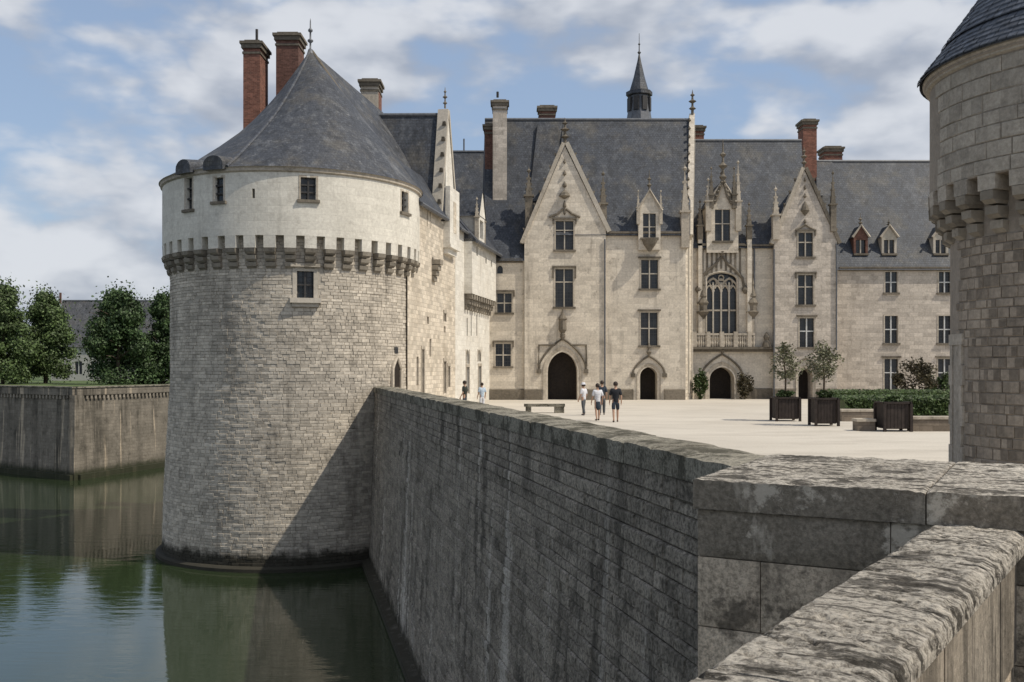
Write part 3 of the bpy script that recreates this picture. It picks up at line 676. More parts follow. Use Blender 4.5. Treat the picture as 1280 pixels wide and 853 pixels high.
# ------------------------------------------------------------------ left wing running back from the tower
P0 = Vector((-5.05,55.0)); P1 = Vector((-1.67,74.0)); LW=(P1-P0).length
U = (P1-P0)/LW; N3 = Vector((U.y,-U.x,0)); FW = frame((P0.x,P0.y,0),(U.x,U.y,0),N3)
def hit(px):      # distance along the wing wall seen at column px
    k=(px-CX)/F_PX; return (k*P0.y-P0.x)/(U.x-k*U.y)
def hz(py,u): return wz(py, P0.y+U.y*u)
wing = thing('wing_range', (P0.x,P0.y,0), 'sunlit pale stone wing between the round tower and the main range, with slit windows', 'building')
uG0,uG1 = hit(549),hit(569); uS2 = hit(569); uS3 = hit(580)
zE1 = 11.35
slits=[]      # px, y0, y1, width(m), arched
for px,y0,y1,wd,arch in ((522,446,482,.42,0),(528.5,437,492,.5,0),(538,424,446,.4,0),(535,396,405,.45,0),(556,452,492,.6,0),(561,458,484,.5,0),(584.5,437,455,.95,1),(584.5,459,492,.9,0),(599,437,452,.9,1),(599.5,458,494,.95,0),(536,262,284,.5,0),(541,322,338,.35,0),(556,392,402,.5,0),(556,408,416,.4,0),(584,398,420,.35,0),(589,280+105,420,.3,0),(596,380+14,420,.3,0)):
    u=hit(px); slits.append((u,hz(y1,u),hz(y0,u),wd,arch))
S1=[s for s in slits if s[0]<uG1]; S2=[s for s in slits if s[0]>=uG1]
mb=MB(); zlow=-1.0
def spans(S, zt):
    return [(u-wd/2,u+wd/2,max(z0,0.0),z1,(z0+(z1-z0)*.6 if ar else None)) for u,z0,z1,wd,ar in S if z1<zt]
wall_face(mb,FW,-2.6,uG1,zlow,zE1,spans(S1,zE1)); 
obj('lower_wall',mb,M['wing'],wing)
z3c = hz(372,hit(595)); z3e = hz(308,hit(597))
mb=MB(); wall_face(mb,FW,uG1+.002,LW+.02,zlow,z3c+.6,spans(S2,z3c)); obj('court_wall',mb,M['wing_lime'],wing)
for u,z0,z1,wd,ar in slits:
    mb=MB(); mb.fbox(FW,u-wd/2,u+wd/2,max(z0,0),z1,.24,.3); q=obj('window' if z0>.3 else 'door',mb,M['glass'] if z0>.3 else M['wood'],wing,origin=FW(u,max(z0,0),.24))
    if wd>.45:
        mb=MB()
        if not ar: mb.fbox(FW,u-wd/2-.15,u+wd/2+.15,z1,z1+.2,-.05,.05)
        mb.fbox(FW,u-wd/2-.14,u-wd/2,max(z0,0),z1,-.03,.05); mb.fbox(FW,u+wd/2,u+wd/2+.14,max(z0,0),z1,-.03,.05); obj('surround',mb,M['trim'],q)
# section 2: wall up to its own eaves; section 3: projecting upper storey on corbels
zE2 = hz(288,hit(575))
F3 = frame(FW(0,0,-.55),(U.x,U.y,0),N3)
mb=MB(); wall_face(mb,FW,uG1+.003,uS3,z3c+.59,zE2,[]); obj('stair_wall',mb,M['wing_lime'],wing)
up=[]
for px,y0,y1 in ((586.5,305,320),(598,322,330),(605,325,334)):
    u=hit(px); up.append((u,hz(y1,u),hz(y0,u),.5))
mb=MB(); wall_face(mb,F3,uS3,LW-.3,z3c,z3e,[(u-w_/2,u+w_/2,a,min(b,z3e-.3),None) for u,a,b,w_ in up])
mb.poly([F3(uS3,z3c),F3(uS3,z3c,.6),F3(uS3,z3e,.6),F3(uS3,z3e)]); mb.poly([F3(uS3,z3c),F3(LW-.3,z3c),F3(LW-.3,z3c,.6),F3(uS3,z3c,.6)])
obj('upper_storey',mb,M['wing_lime'],wing)
for u,a,b,w_ in up:
    mb=MB(); mb.fbox(F3,u-w_/2,u+w_/2,a,min(b,z3e-.3),.24,.3); obj('window',mb,M['glass'],wing,origin=F3(u,a,.24))
n=11
for k in range(n):
    u=uS3+.25+(LW-.6-uS3-.25)*k/(n-1); mb=MB()
    for t,(pr,za,zb) in enumerate(((.2,-1.05,-.74),(.36,-.7,-.38),(.52,-.34,-.01))): mb.fbox(FW,u-.17,u+.17,z3c+za,z3c+zb,-pr,.02)
    obj('corbel',mb,M['corbel'],wing,origin=FW(u,z3c-1.05))
# gable of the cross roof with crocketed coping, standing over a pilaster on a corbel
gz = wz(142,60.8); um = (uG0+uG1)/2; g0,g1 = uG0+.5,uG1+.2
mb=MB(); mb.fbox(FW,g0,g1,zE1-.3,zE1,-.02,.3)
cl=[(gz-zE1, -(um-g0), (gz-zE1)*g0-(um-g0)*zE1)]
P=[(g0,zE1),(g1,zE1),(um,gz)]
f_=[FW(u,z,-.04) for u,z in P]; b_=[FW(u,z,.4) for u,z in P]; mb.poly(f_); mb.poly(b_[::-1])
for k in range(3): mb.poly([f_[k],b_[k],b_[(k+1)%3],f_[(k+1)%3]])
obj('gable_wall',mb,M['wing_lime'],wing)
rake_coping(wing,FW,[(g0-.15,zE1-.1),(um,gz+.25),(g1+.15,zE1-.1)],th=.22,proud=.1,back=.55,mat='mullion')
finial(wing,FW(um,gz+.4,.15),1.3,.16)
mb=MB(); uP0,uP1=hit(554),hit(566); zp=hz(312,um); mb.fbox(FW,uP0,uP1,zp,zE1+2.0,-.42,.02); mb.fbox(FW,uP0+.12,uP1-.12,zp-.35,zp-.002,-.28,.02); mb.fbox(FW,uP0-.1,uP1+.1,zp,zp+.2,-.5,-.422); obj('pilaster',mb,M['wing_lime'],wing)
mb=MB(); mb.fbox(FW,(uP0+uP1)/2-.35,(uP0+uP1)/2+.35,zp+1.0,zE1+1.2,-.44,-.422); obj('blind_panel',mb,M['wing'],wing)
# bartizan bracket under section one
mb=MB(); u=hit(541.5); zb=hz(352,u)
for t in range(4): mb.fbox(FW,u-.35,u+.35,zb+t*.32,zb+t*.32+.28,-.15-.12*t,.02)
obj('bracket',mb,M['corbel'],wing)
# roofs: cross roof (ridge towards the tower), long roof behind
mb=MB(); rl=Vector((-20,0)); L0=FW(g0,zE1-.2,-.25); L1=FW(g1,zE1-.2,-.2); RD=FW(um,gz,0.1)
dv=Vector((-1,0.02,0)).normalized()*10.5
mb.poly([L0,RD,RD+dv,L0+dv]); mb.poly([RD,L1,L1+dv,RD+dv]); mb.poly([L0+dv,RD+dv,L1+dv]); 
rf=obj('cross_roof',mb,M['slate'],wing)
mb=MB(); mb.tube([RD,RD+dv],.12,6); obj('ridge_cap',mb,M['lead'],rf)
mb=MB(); a0=FW(-1.2,zE1,-.35); a1=FW(g0+.6,zE1,-.35); b0=FW(-1.2,zE1+2.6,1.3); b1=FW(g0+.6,zE1+2.6,1.3); mb.poly([a0,a1,b1,b0]); mb.poly([a0,b0,b0+Vector((-4,0,0)),a0+Vector((-4,0,0))]); mb.poly([b0,b1,b1+Vector((-4,0,2)),b0+Vector((-4,0,2))]); obj('eaves_roof',mb,M['slate'],wing)
mb=MB(); mb.tube([FW(-1.0,zE1-.05,-.3),FW(g0+.4,zE1-.05,-.3)],.12,6); obj('gutter',mb,M['lead'],wing)
zr=16.6
mb=MB(); mb.poly([FW(um+.4,zE2,-.3),FW(uS3,zE2,-.3),FW(uS3,zr,4.2),FW(um+.4,zr,4.2)]); mb.poly([FW(uS3,z3e-.2,-.9),FW(LW+.0,z3e-.2,-.9),FW(LW+2.5,zr,4.2),FW(uS3,zr,4.2)]); mb.poly([FW(uS3,z3e-.2,-.9),FW(uS3,zr,4.2),FW(uS3,z3e-.2,3)])
mb.poly([FW(um+.4,zr,4.2),FW(LW+2.5,zr,4.2),FW(LW+2.5,z3e,9.5),FW(um+.4,z3e,9.5)]); rf2=obj('long_roof',mb,M['slate'],wing)
mb=MB(); mb.tube([FW(uS3-.1,z3e-.22,-.9),FW(LW,z3e-.22,-.9)],.11,6); mb.tube([FW(uG1+.2,zE2-.05,-.3),FW(uS3,zE2-.05,-.3)],.1,6); obj('gutter',mb,M['lead'],wing)
# dormer on the long roof
ud=hit(591); zd0=hz(301,ud)+.1; zd1=hz(272,ud); Fd=frame(FW(0,0,-.62),(U.x,U.y,0),N3)
mb=MB(); mb.fbox(Fd,ud-.95,ud-.6,zd0-.7,zd1,0,2.0); mb.fbox(Fd,ud+.6,ud+.95,zd0-.7,zd1,0,2.0); mb.fbox(Fd,ud-.6,ud+.6,zd1-.25,zd1-.002,0,2.0); mb.fbox(Fd,ud-.6,ud+.6,zd0-.7,zd0,0,2.0)
mb.poly([Fd(ud-1.05,zd1,-.04),Fd(ud+1.05,zd1,-.04),Fd(ud,zd1+1.9,-.04)])
dm=obj('dormer',mb,M['wing_lime'],wing)
mb=MB(); mb.poly([Fd(ud-1.15,zd1-.05,-.1),Fd(ud,zd1+1.95,-.1),Fd(ud,zd1+1.95,3.2),Fd(ud-1.15,zd1-.05,2.0)]); mb.poly([Fd(ud+1.15,zd1-.05,-.1),Fd(ud,zd1+1.95,-.1),Fd(ud,zd1+1.95,3.2),Fd(ud+1.15,zd1-.05,2.0)]); obj('dormer_roof',mb,M['slate'],dm)
mb=MB(); mb.fbox(Fd,ud-.6,ud+.6,zd0,zd1-.25,.3,.36); obj('pane',mb,M['glass'],dm)
mb=MB(); mb.fbox(Fd,ud-.05,ud+.05,zd0,zd1-.25,.18,.298); obj('mullion',mb,M['mullion'],dm)
for s in (-1.1,1.1): pinnacle(wing,*Fd(ud+s,zd0-.4,.1),.28,1.7,1.2)
px_chimney(wing, 451,473,100,170,63,1.5,'trim')
mb=MB(); x0,x1=wx(473,63)+.01,wx(473,63)+.03; mb.box((wx(473,63)+.004,63.05,wz(160,63)),(wx(473,63)+.02,64.45,wz(112,63))); obj('brick_facing',mb,M['brick'],wing)

# ------------------------------------------------------------------ main range: corner bay, tall gable, right-hand bay
ZM=74.0; FM=frame((0,ZM,0),(1,0,0),(0,-1,0))
X=lambda p:wx(p,ZM); Zm=lambda p:wz(p,ZM)
main=thing('main_range',(X(735),ZM,0),'tall pale stone range with pointed gable over the big arched doorway and steep slate roof','building')
def wpx(px,y0,y1,wd,Z): return (wx(px,Z),wz(y1,Z),wz(y0,Z),wd*Z/F_PX)
# corner bay
zA=Zm(324); wa=[wpx(630.5,367,391,18,ZM),wpx(629,430,458,19,ZM)]
mb=MB(); ov=(X(625),Zm(342),Zm(332),.42)
wall_face(mb,FM,X(611),X(655),-.5,zA,[hole(*q) for q in wa]+[hole(ov[0],ov[1],ov[2],ov[3],ov[1]+.3)]); obj('corner_wall',mb,M['facade'],main)
for q in wa: window(main,FM,*q)
mb=MB(); mb.fbox(FM,ov[0]-.25,ov[0]+.25,ov[1],ov[2],.25,.3); obj('oculus',mb,M['glass'],main)
cornice(main,FM,X(611),X(655)-.1,zA,.28,.2)
# tall gable bay
FG=frame((0,ZM-.25,0),(1,0,0),(0,-1,0))
zEg=Zm(302); zap=Zm(184); xa=X(706); xl,xr=X(655.5),X(757)
wb=[wpx(705.5,277,313,22,ZM),wpx(705,337,384,22,ZM)]
dB=(X(703),37*ZM/F_PX,Zm(440),Zm(466))
sl_=(zap-zEg)/(xa-xl); sr_=(zap-Zm(288))/(xr-xa)
clips=[(-sl_,1,zap-sl_*xa),(sr_,1,zap+sr_*xa)]
mb=MB(); wall_face(mb,FG,xl,xr,-.5,zap,[hole(*q) for q in wb]+[(dB[0]-dB[1]/2,dB[0]+dB[1]/2,-.5,dB[2],dB[3])],clips,reveal=1.35)
mb.poly([FG(xl,-.5),FG(xl,zEg),FG(xl,zEg,.3),FG(xl,-.5,.3)]); mb.poly([FG(xr,-.5),FG(xr,Zm(288)),FG(xr,Zm(288),.3),FG(xr,-.5,.3)])
obj('gable_wall',mb,M['facade'],main)
window(main,FG,*wb[0],rows=(.68,)); window(main,FG,*wb[1],rows=(.66,),drop=.8)
# doorway with a closed leaf, its near-black colour standing for the shaded passage
d=door(main,FG,dB[0],dB[1],dB[2],dB[3],ring=.34)
rake_coping(main,FG,[(xl-.1,zEg-.2),(xa,zap+.2)],mat='trim',th=.26); rake_coping(main,FG,[(xa,zap+.2),(xr+.12,Zm(288)-.2)],mat='mullion',th=.3)
finial(main,FG(xa,zap+.25,.1),1.9,.36,'trim_dark')
pinnacle(main,X(661),ZM+.1,Zm(285),.55,2.3,1.8,'trim_dark'); pinnacle(main,X(754),ZM+.1,Zm(288),.5,1.9,2.2,'trim_dark')
# blind tracery ornament strung up the gable and above the door
mb=MB()
for y0,y1,r in ((200,206,.10),(214,221,.14),(228,236,.17),(238,250,.42),(252,262,.14),(262,270,.1)):
    c_=FG(X(705.5),Zm((y0+y1)/2),-.06); h_=(y1-y0)*ZM/F_PX/2; mb.lathe([(.02,-h_),(r,-h_*.4),(r*.8,h_*.2),(.03,h_)],c_,8)
for sx in (-1,1):
    mb.tube([FG(X(705.5)+sx*.1,Zm(262),-.06),FG(X(705.5)+sx*.5,Zm(268),-.08),FG(X(705.5)+sx*1.15,Zm(272.5),-.08)],.09,5)
obj('gable_ornament',mb,M['trim_dark'],main)
mb=MB(); c_=FG(X(703),Zm(426),-.1); mb.lathe([(.06,0),(.2,.3),(.12,.5),(.3,.8),(.26,1.5),(.34,1.6),(.1,2.0),(.04,2.3)],c_,8); obj('coat_of_arms_niche',mb,M['trim_dark'],main)
mb=MB()
for sx in (-1,1): mb.tube([FG(X(703)+sx*.55,Zm(431.5),-.08),FG(X(703)+sx*1.75,Zm(431.5),-.08),FG(X(703)+sx*1.78,Zm(458),-.08)],.07,5)
obj('label_mould',mb,M['trim_dark'],main)
drainpipe(main,FG,X(755.5),0,Zm(300))
# right-hand bay
zC=Zm(290); wc=[wpx(812,325,361,21,ZM),wpx(811.5,391,432,21,ZM)]; dC=(X(811),22*ZM/F_PX,Zm(459),Zm(471))
mb=MB(); wall_face(mb,FM,xr,X(857),-.5,zC,[hole(*q) for q in wc]+[(dC[0]-dC[1]/2,dC[0]+dC[1]/2,-.5,dC[2],dC[3])],reveal=1.35); obj('bay_wall',mb,M['facade'],main)
for q in wc: window(main,FM,*q,rows=(.52,),drop=0)
door(main,FM,*dC,ring=.22)
cornice(main,FM,xr+.05,X(857),zC,.32,.28)
plinth(main,FM,[(X(612),X(655.2)),(X(757.3),dC[0]-1.15),(dC[0]+1.15,X(856))]); plinth(main,FG,[(xl,dB[0]-1.55),(dB[0]+1.55,xr)])
# canted corner buttress catching the sun
mb=MB(); xc0,xc1=X(857),wx(868,76.2); pts=[(xc0,ZM),(xc1,76.2),(xc0,77.5)]
zt=zC+.1
for p,q in ((pts[0],pts[1]),(pts[1],pts[2])): mb.poly([(p[0],p[1],-.5),(q[0],q[1],-.5),(q[0],q[1],zt),(p[0],p[1],zt)])
mb.poly([(p[0],p[1],zt) for p in pts]); obj('canted_corner',mb,M['wing'],main)
for i,t in enumerate((.3,.7)):
    p=Vector(pts[0]).lerp(Vector(pts[1]),t); mb=MB(); mb.tube([(p.x,p.y-.03,.5),(p.x,p.y-.03,zt)],.09,6); obj('shaft',mb,M['mullion'],main)
side_walls(main,X(612),X(857),ZM+.3,10,zC-.3,left=False,right=False)
# roofs
zRid=wz(150,79.2)
mb=MB(); mb.poly([(X(606),ZM-.25,zA-.15),(X(715),ZM-.25,zA-.15),(wx(715,79.2),79.2,zRid),(wx(606,79.2),79.2,zRid)]); mb.poly([(X(606),ZM-.25,zA-.15),(wx(606,79.2),79.2,zRid),(wx(606,79.2)-.5,84,zA)]); obj('corner_roof',mb,M['slate'],main)
mroof=range_roof(main,X(692),X(857)+.35,ZM,10.4,zC,zRid)
mb=MB(); mb.tube([(wx(606,79.2),79.2,zRid+.02),(wx(706,79.2),79.2,zRid+.02)],.13,6); obj('ridge_cap',mb,M['lead'],mroof)
mb=MB(); gx0,gx1=xl-.15,xr+.15; zb_=zEg-.3; bk=5.6
mb.poly([(gx0,ZM-.1,zb_),(xa,ZM-.1,zap),(xa+SH*bk,ZM+bk,zap),(gx0+SH*bk,ZM+bk,zb_)]); mb.poly([(gx1,ZM-.1,Zm(288)-.15),(xa,ZM-.1,zap),(xa+SH*bk,ZM+bk,zap),(gx1+SH*bk,ZM+bk,Zm(288)-.15)]); obj('gable_roof',mb,M['slate'],main)
# right gable parapet: crocketed coping climbing the end of the roof
e0=Vector((X(858),ZM-.1,zC-.2)); e1=Vector((X(857)+.35+SH*5.2-.12,79.2,zRid+.5)); wv=Vector((.46,-.05,0))
mb=MB(); dn=Vector((0,.5,-.35)); mb.hexa([e0+dn,e0+wv+dn,e1+wv+dn,e1+dn,e0,e0+wv,e1+wv*.9,e1]); mb.poly([e0+wv,e0+wv+Vector((1.9,10,0)),e1+wv]); mb.poly([e0,e0+Vector((1.9,10,0)),e1])
gp=obj('gable_parapet',mb,M['facade'],main)
mb=MB()
for k in range(1,14):
    p=e0.lerp(e1,k/14); mb.lathe([(.02,-.1),(.13,.02),(.03,.2)],p+Vector((0,-.1,.05)),6)
obj('crockets',mb,M['trim_dark'],gp,kind='stuff')
finial(main,e1+wv*.5+Vector((0,0,-.1)),2.0,.32); pinnacle(main,X(856),ZM,zC-1.2,.6,2.6,3.2,'trim')
# dormer on main roof
def dormer(par,F,uc,z0,z1,wd,zg,fin=1.2,fw=.34,mat='facade',pins=True,rows=(.45,),arch=0):
    O=F(uc,z0,0); mb=MB(); a,b=uc-wd/2,uc+wd/2
    wall_face(mb,F,a-fw,b+fw,z0-.9,z1+.3,[(a,b,z0,z1,None)],reveal=.22)
    g=z1+.3; mb.poly([F(a-fw,g),F(b+fw,g),F(uc,zg)])
    for s,t in ((a-fw,1),(b+fw,1)): mb.poly([F(s,z0-.9),F(s,g),F(s,g,3.2),F(s,z0-.9,3.2)])
    d=obj('dormer',mb,M[mat],par,origin=O)
    mb=MB(); h=fw+.12; mb.poly([F(a-h,g-.12,-.08),F(uc,zg+.06,-.08),F(uc,zg+.06,4.2),F(a-h,g-.12,3.2)]); mb.poly([F(b+h,g-.12,-.08),F(uc,zg+.06,-.08),F(uc,zg+.06,4.2),F(b+h,g-.12,3.2)]); obj('dormer_roof',mb,M['slate'],d)
    mb=MB(); mb.tube([F(a-h,g-.1,-.1),F(uc,zg+.08,-.1),F(b+h,g-.1,-.1)],.1,5); obj('gable_moulding',mb,M['trim'],d)
    mb=MB(); mb.fbox(F,uc-.045,uc+.045,z0,z1,.06,.17); obj('mullion',mb,M['mullion'],d)
    for r in rows:
        mb=MB(); zz=z0+(z1-z0)*r; mb.fbox(F,a,uc-.046,zz-.035,zz+.035,.07,.16); mb.fbox(F,uc+.046,b,zz-.035,zz+.035,.07,.16); obj('transom',mb,M['mullion'],d)
    for p,q in ((a,uc),(uc,b)):
        mb=MB(); mb.fbox(F,p,q,z0,z1,.18,.24); obj('pane',mb,M['glass'],d)
    mb=MB(); mb.fbox(F,a-.2,b+.2,z0-.16,z0-.004,-.14,.1); obj('sill',mb,M['trim_dark'],d)
    if fin:
        mb=MB(); q=F(uc,zg,.1); r=.2; mb.lathe([(r*.4,0),(r*.4,fin*.2),(r,fin*.28),(r*.3,fin*.36),(r*.3,fin*.5),(r*.8,fin*.56),(r*.2,fin*.66),(.01,fin)],q,8); obj('finial',mb,M['trim_dark'],d)
    if pins:
        for s in (a-fw-.02,b+fw+.02): q=F(s,g-1.1,.0); pinnacle(par,q.x,q.y,q.z,.24,1.2,1.2)
    return d
FD=frame((0,ZM-.36,0),(1,0,0),(0,-1,0))
dormer(main,FD,X(811),Zm(298),Zm(268),16*ZM/F_PX,Zm(240),1.6)
mb=MB(); mb.lathe([(.1,-.6),(.45,-.1),(.6,.3)],FD(X(811),Zm(305),-.05),8); obj('corbel_bracket',mb,M['trim_dark'],main)
# chimneys
def oct_chimney(par,px,yt,yb,Z,r,mat):
    x=wx(px,Z); z0,z1=wz(yb,Z),wz(yt,Z); mb=MB(); mb.lathe([(r*1.12,0),(r*1.12,.5),(r,.6),(r,z1-z0-.6),(r*1.14,z1-z0-.5),(r*1.2,z1-z0-.15),(r*1.05,z1-z0)],(x,Z,z0),8,a0=math.pi/8,a1=2*math.pi+math.pi/8)
    return obj('chimney',mb,M[mat],par,origin=(x,Z,z0))
c=px_chimney(main,616,633.5,126,300,76.0,1.2,'facade_grey'); mb=MB(); mb.tube([(wx(622,76.5),76.5,wz(122,76.5)),(wx(622,76.5),76.5,wz(115,76.5))],.1,6); obj('chimney_pot',mb,M['iron'],c)
px_chimney(main,606,617,156,300,77.2,1.2,'brick_old')
px_chimney(main,674,694,133,165,79.6,1.1,'brick_old',cap='trim_dark',band=(wz(155,79.6),wz(148,79.6)))
mb=MB(); q0=(wx(672,79),79-.1,wz(158,79)); q1=(wx(696,79),79-.1,wz(158,79)); y_=75.95
mb.poly([(wx(661,y_),y_-.15,wz(252,y_)),(wx(704,y_),y_-.15,wz(252,y_)),(q1[0],q1[1]-.3,q1[2]),(q0[0],q0[1]-.3,q0[2])])
mb.poly([(wx(661,y_),y_-.15,wz(252,y_)),(q0[0],q0[1]-.3,q0[2]),(q0[0]-.5,q0[1]+.6,q0[2]-.6),(wx(656,y_),y_+.7,wz(252,y_))]); mb.poly([(wx(704,y_),y_-.15,wz(252,y_)),(q1[0],q1[1]-.3,q1[2]),(q1[0]+.5,q1[1]+.6,q1[2]-.6),(wx(709,y_),y_+.7,wz(252,y_))]); obj('chimney_skirt',mb,M['slate_tower'],mroof)
px_chimney(main,867,880,158,215,81,1.2,'brick',cap='trim_dark')
# lantern spire behind the ridge
sx_,sz_=wx(799,83),wz(152,83); s_=83/F_PX
mb=MB(); mb.lathe([(17*s_,-1.2),(16*s_,0),(13*s_,20*s_),(12.5*s_,32*s_)],(sx_,83,sz_),8); sp=obj('lantern_spire',mb,M['lead'],main,origin=(sx_,83,sz_-1.2))
mb=MB(); mb.lathe([(13.5*s_,31*s_),(16.5*s_,32*s_),(16.5*s_,36.5*s_),(12*s_,38*s_),(7*s_,55*s_),(2.2*s_,76*s_),(.8*s_,84*s_),(2.4*s_,86*s_),(.7*s_,88*s_),(2,0) if False else (.6*s_,95*s_),(1.6*s_,96.5*s_),(.4*s_,98*s_),(.3*s_,110*s_)],(sx_,83,sz_),8); obj('spire_roof',mb,M['slate'],sp)
for k in range(8):
    a=math.pi/8+2*math.pi*k/8+math.pi/8-math.pi/8; n=Vector((math.cos(a),math.sin(a),0)); 
    if n.y>.5: continue
    Fs=frame((sx_+n.x*12.6*s_,83+n.y*12.6*s_,sz_),(-n.y,n.x,0),n); mb=MB(); mb.fbox(Fs,-.22,.22,12*s_,29*s_,-.14,.1); obj('louvre',mb,M['iron'],sp)
# roof of the rear range seen between wing and chimney
mb=MB(); zrr=wz(190,84); mb.poly([(wx(540,77),77,9),(wx(612,77),77,9),(wx(612,84),84,zrr),(wx(540,84),84,zrr)]); mb.poly([(wx(540,84),84,zrr),(wx(612,84),84,zrr),(wx(612,92),92,9),(wx(540,92),92,9)]); rr=obj('rear_roof',mb,M['slate'],main)
mb=MB(); mb.tube([(wx(540,84),84,zrr),(wx(612,84),84,zrr)],.13,6); mb.tube([(wx(580,84),84,zrr),(wx(580,84),84,zrr+1.1)],.07,5); obj('ridge_cap',mb,M['lead'],rr)

# ------------------------------------------------------------------ chapel bay with the traceried window
ZD=76.0; FDc=frame((0,ZD,0),(1,0,0),(0,-1,0)); X=lambda p:wx(p,ZD); Zd=lambda p:wz(p,ZD)
chap=thing('chapel_range',(X(915),ZD,0),'ornate bay with a large four-light tracery window above a balcony and dark arched door','building')
zDe=Zd(306); gw=(X(902),Zd(421),Zd(340),40*ZD/F_PX); dD=(X(902.5),31*ZD/F_PX,Zd(459),Zd(475))
mb=MB(); wall_face(mb,FDc,X(866),X(969),-.5,zDe,[(gw[0]-gw[3]/2,gw[0]+gw[3]/2,gw[1],gw[2],Zd(350)),(dD[0]-dD[1]/2,dD[0]+dD[1]/2,-.5,dD[2],dD[3])],reveal=1.35); obj('bay_wall',mb,M['facade'],chap)
side_walls(chap,X(866),X(969),ZD+.3,9,zDe-.3,left=False,right=False)
door(chap,FDc,*dD,ring=.34)
u0,u1=gw[0]-gw[3]/2,gw[0]+gw[3]/2; lw=gw[3]/4
ap=[(u0,gw[1])]+arch_pts(u0,u1,Zd(350),gw[2])+[(u1,gw[1])]
mb=MB()
for k in range(len(ap)-1): mb.tube([FDc(*ap[k],.02),FDc(*ap[k+1],.02)],.11,6)
tw=obj('tracery_window',mb,M['trim'],chap,origin=FDc(gw[0],gw[1]))
for c in range(1,4): mb=MB(); u=u0+c*lw; mb.fbox(FDc,u-.055,u+.055,gw[1],Zd(353),.14,.28); obj('mullion',mb,M['mullion'],tw)
for c in range(4):
    mb=MB(); mb.fbox(FDc,u0+c*lw+.02,u0+(c+1)*lw-.02,gw[1],Zd(360),.3,.36); obj('pane',mb,M['glass'],tw)
    mb=MB(); mb.fbox(FDc,u0+c*lw+.08,u0+(c+1)*lw-.08,Zd(389),Zd(387),.14,.28); obj('transom',mb,M['leaf_olive'] if False else M['trim'],tw)
mb=MB(); mb.fbox(FDc,u0,u1,Zd(360)+.01,gw[2]+.1,.36,.42); obj('head_glass',mb,M['glass'],tw)
mb=MB()
for c in range(4):
    a,b=u0+c*lw+.03,u0+(c+1)*lw-.03; mb.tube([FDc(p[0],p[1],.2) for p in arch_pts(a,b,Zd(365),Zd(357),8,.4)],.065,5)
for c in range(3):
    q=u0+(c+1)*lw; mb.tube([FDc(q+.26*math.cos(t*math.pi/5),Zd(353.5)+.3*math.sin(t*math.pi/5),.2) for t in range(11)],.06,5)
for c in range(2):
    q=u0+(2*c+1)*lw; a,b=q-lw,q+lw; mb.tube([FDc(p[0],p[1],.2) for p in arch_pts(a,b,Zd(360),Zd(347.5),10,.4)],.07,5)
mb.tube([FDc(gw[0]+.2*math.cos(t*math.pi/5),Zd(347.2)+.2*math.sin(t*math.pi/5),.2) for t in range(11)],.06,5)
obj('tracery',mb,M['trim'],tw)
# ogee hood with blind panelling above
mb=MB(); og=[(u0-.5,Zd(360)),(u0-.35,Zd(348)),(u0+.25,Zd(337)),(gw[0]-.5,Zd(331)),(gw[0],Zd(320)),(gw[0]+.5,Zd(331)),(u1-.25,Zd(337)),(u1+.35,Zd(348)),(u1+.5,Zd(360))]
mb.tube([FDc(u,z,-.06) for u,z in og],.12,6)
for s in (-1,1): mb.lathe([(.08,-.35),(.28,-.05),(.2,.15),(.05,.3)],FDc(gw[0]+s*(gw[3]/2+.55),Zd(362),-.1),8)
mb.lathe([(.05,0),(.3,.35),(.12,.5),(.25,.75),(.03,1.1)],FDc(gw[0],Zd(321),-.12),8)
obj('ogee_hood',mb,M['trim_dark'],chap)
mb=MB()
for k in range(9):
    u=X(878)+(X(925)-X(878))*k/8; zb=Zd(336)+abs(u-gw[0])*-.45; mb.fbox(FDc,u-.07,u+.07,max(zb,Zd(350)),Zd(309),-.07,.02)
for k in range(8):
    a=X(878)+(X(925)-X(878))*k/8; b=X(878)+(X(925)-X(878))*(k+1)/8; mb.tube([FDc(p[0],p[1],-.03) for p in arch_pts(a,b,Zd(316),Zd(311.5),6,.3)],.05,5)
obj('blind_panelling',mb,M['trim_dark'],chap)
cornice(chap,FDc,X(872),X(930),Zd(305),.35,.3); cornice(chap,FDc,X(930)+.01,X(969),Zd(306),.3,.3)
# balcony with balustrade
mb=MB(); mb.fbox(FDc,X(866),X(966),Zd(440),Zd(437),-.25,.02); mb.fbox(FDc,X(864),X(967),Zd(437)+.003,Zd(434),-.5,.02); obj('balcony_slab',mb,M['trim_dark'],chap)
mb=MB(); mb.fbox(FDc,X(866),X(942),Zd(419.5),Zd(417),-.42,-.22)
nb=26
for k in range(nb+1):
    u=X(867)+(X(941)-X(867))*k/nb; q=FDc(u,Zd(434),-.32); hb=Zd(419.5)-Zd(434); wbig=k%6==0
    if wbig: mb.fbox(FDc,u-.14,u+.14,Zd(434)+.004,Zd(415),-.46,-.18)
    else: mb.lathe([(.05,.005),(.09,hb*.3),(.05,hb*.55),(.08,hb*.8),(.05,hb*.995)],q,6)
obj('balustrade',mb,M['trim'],chap)
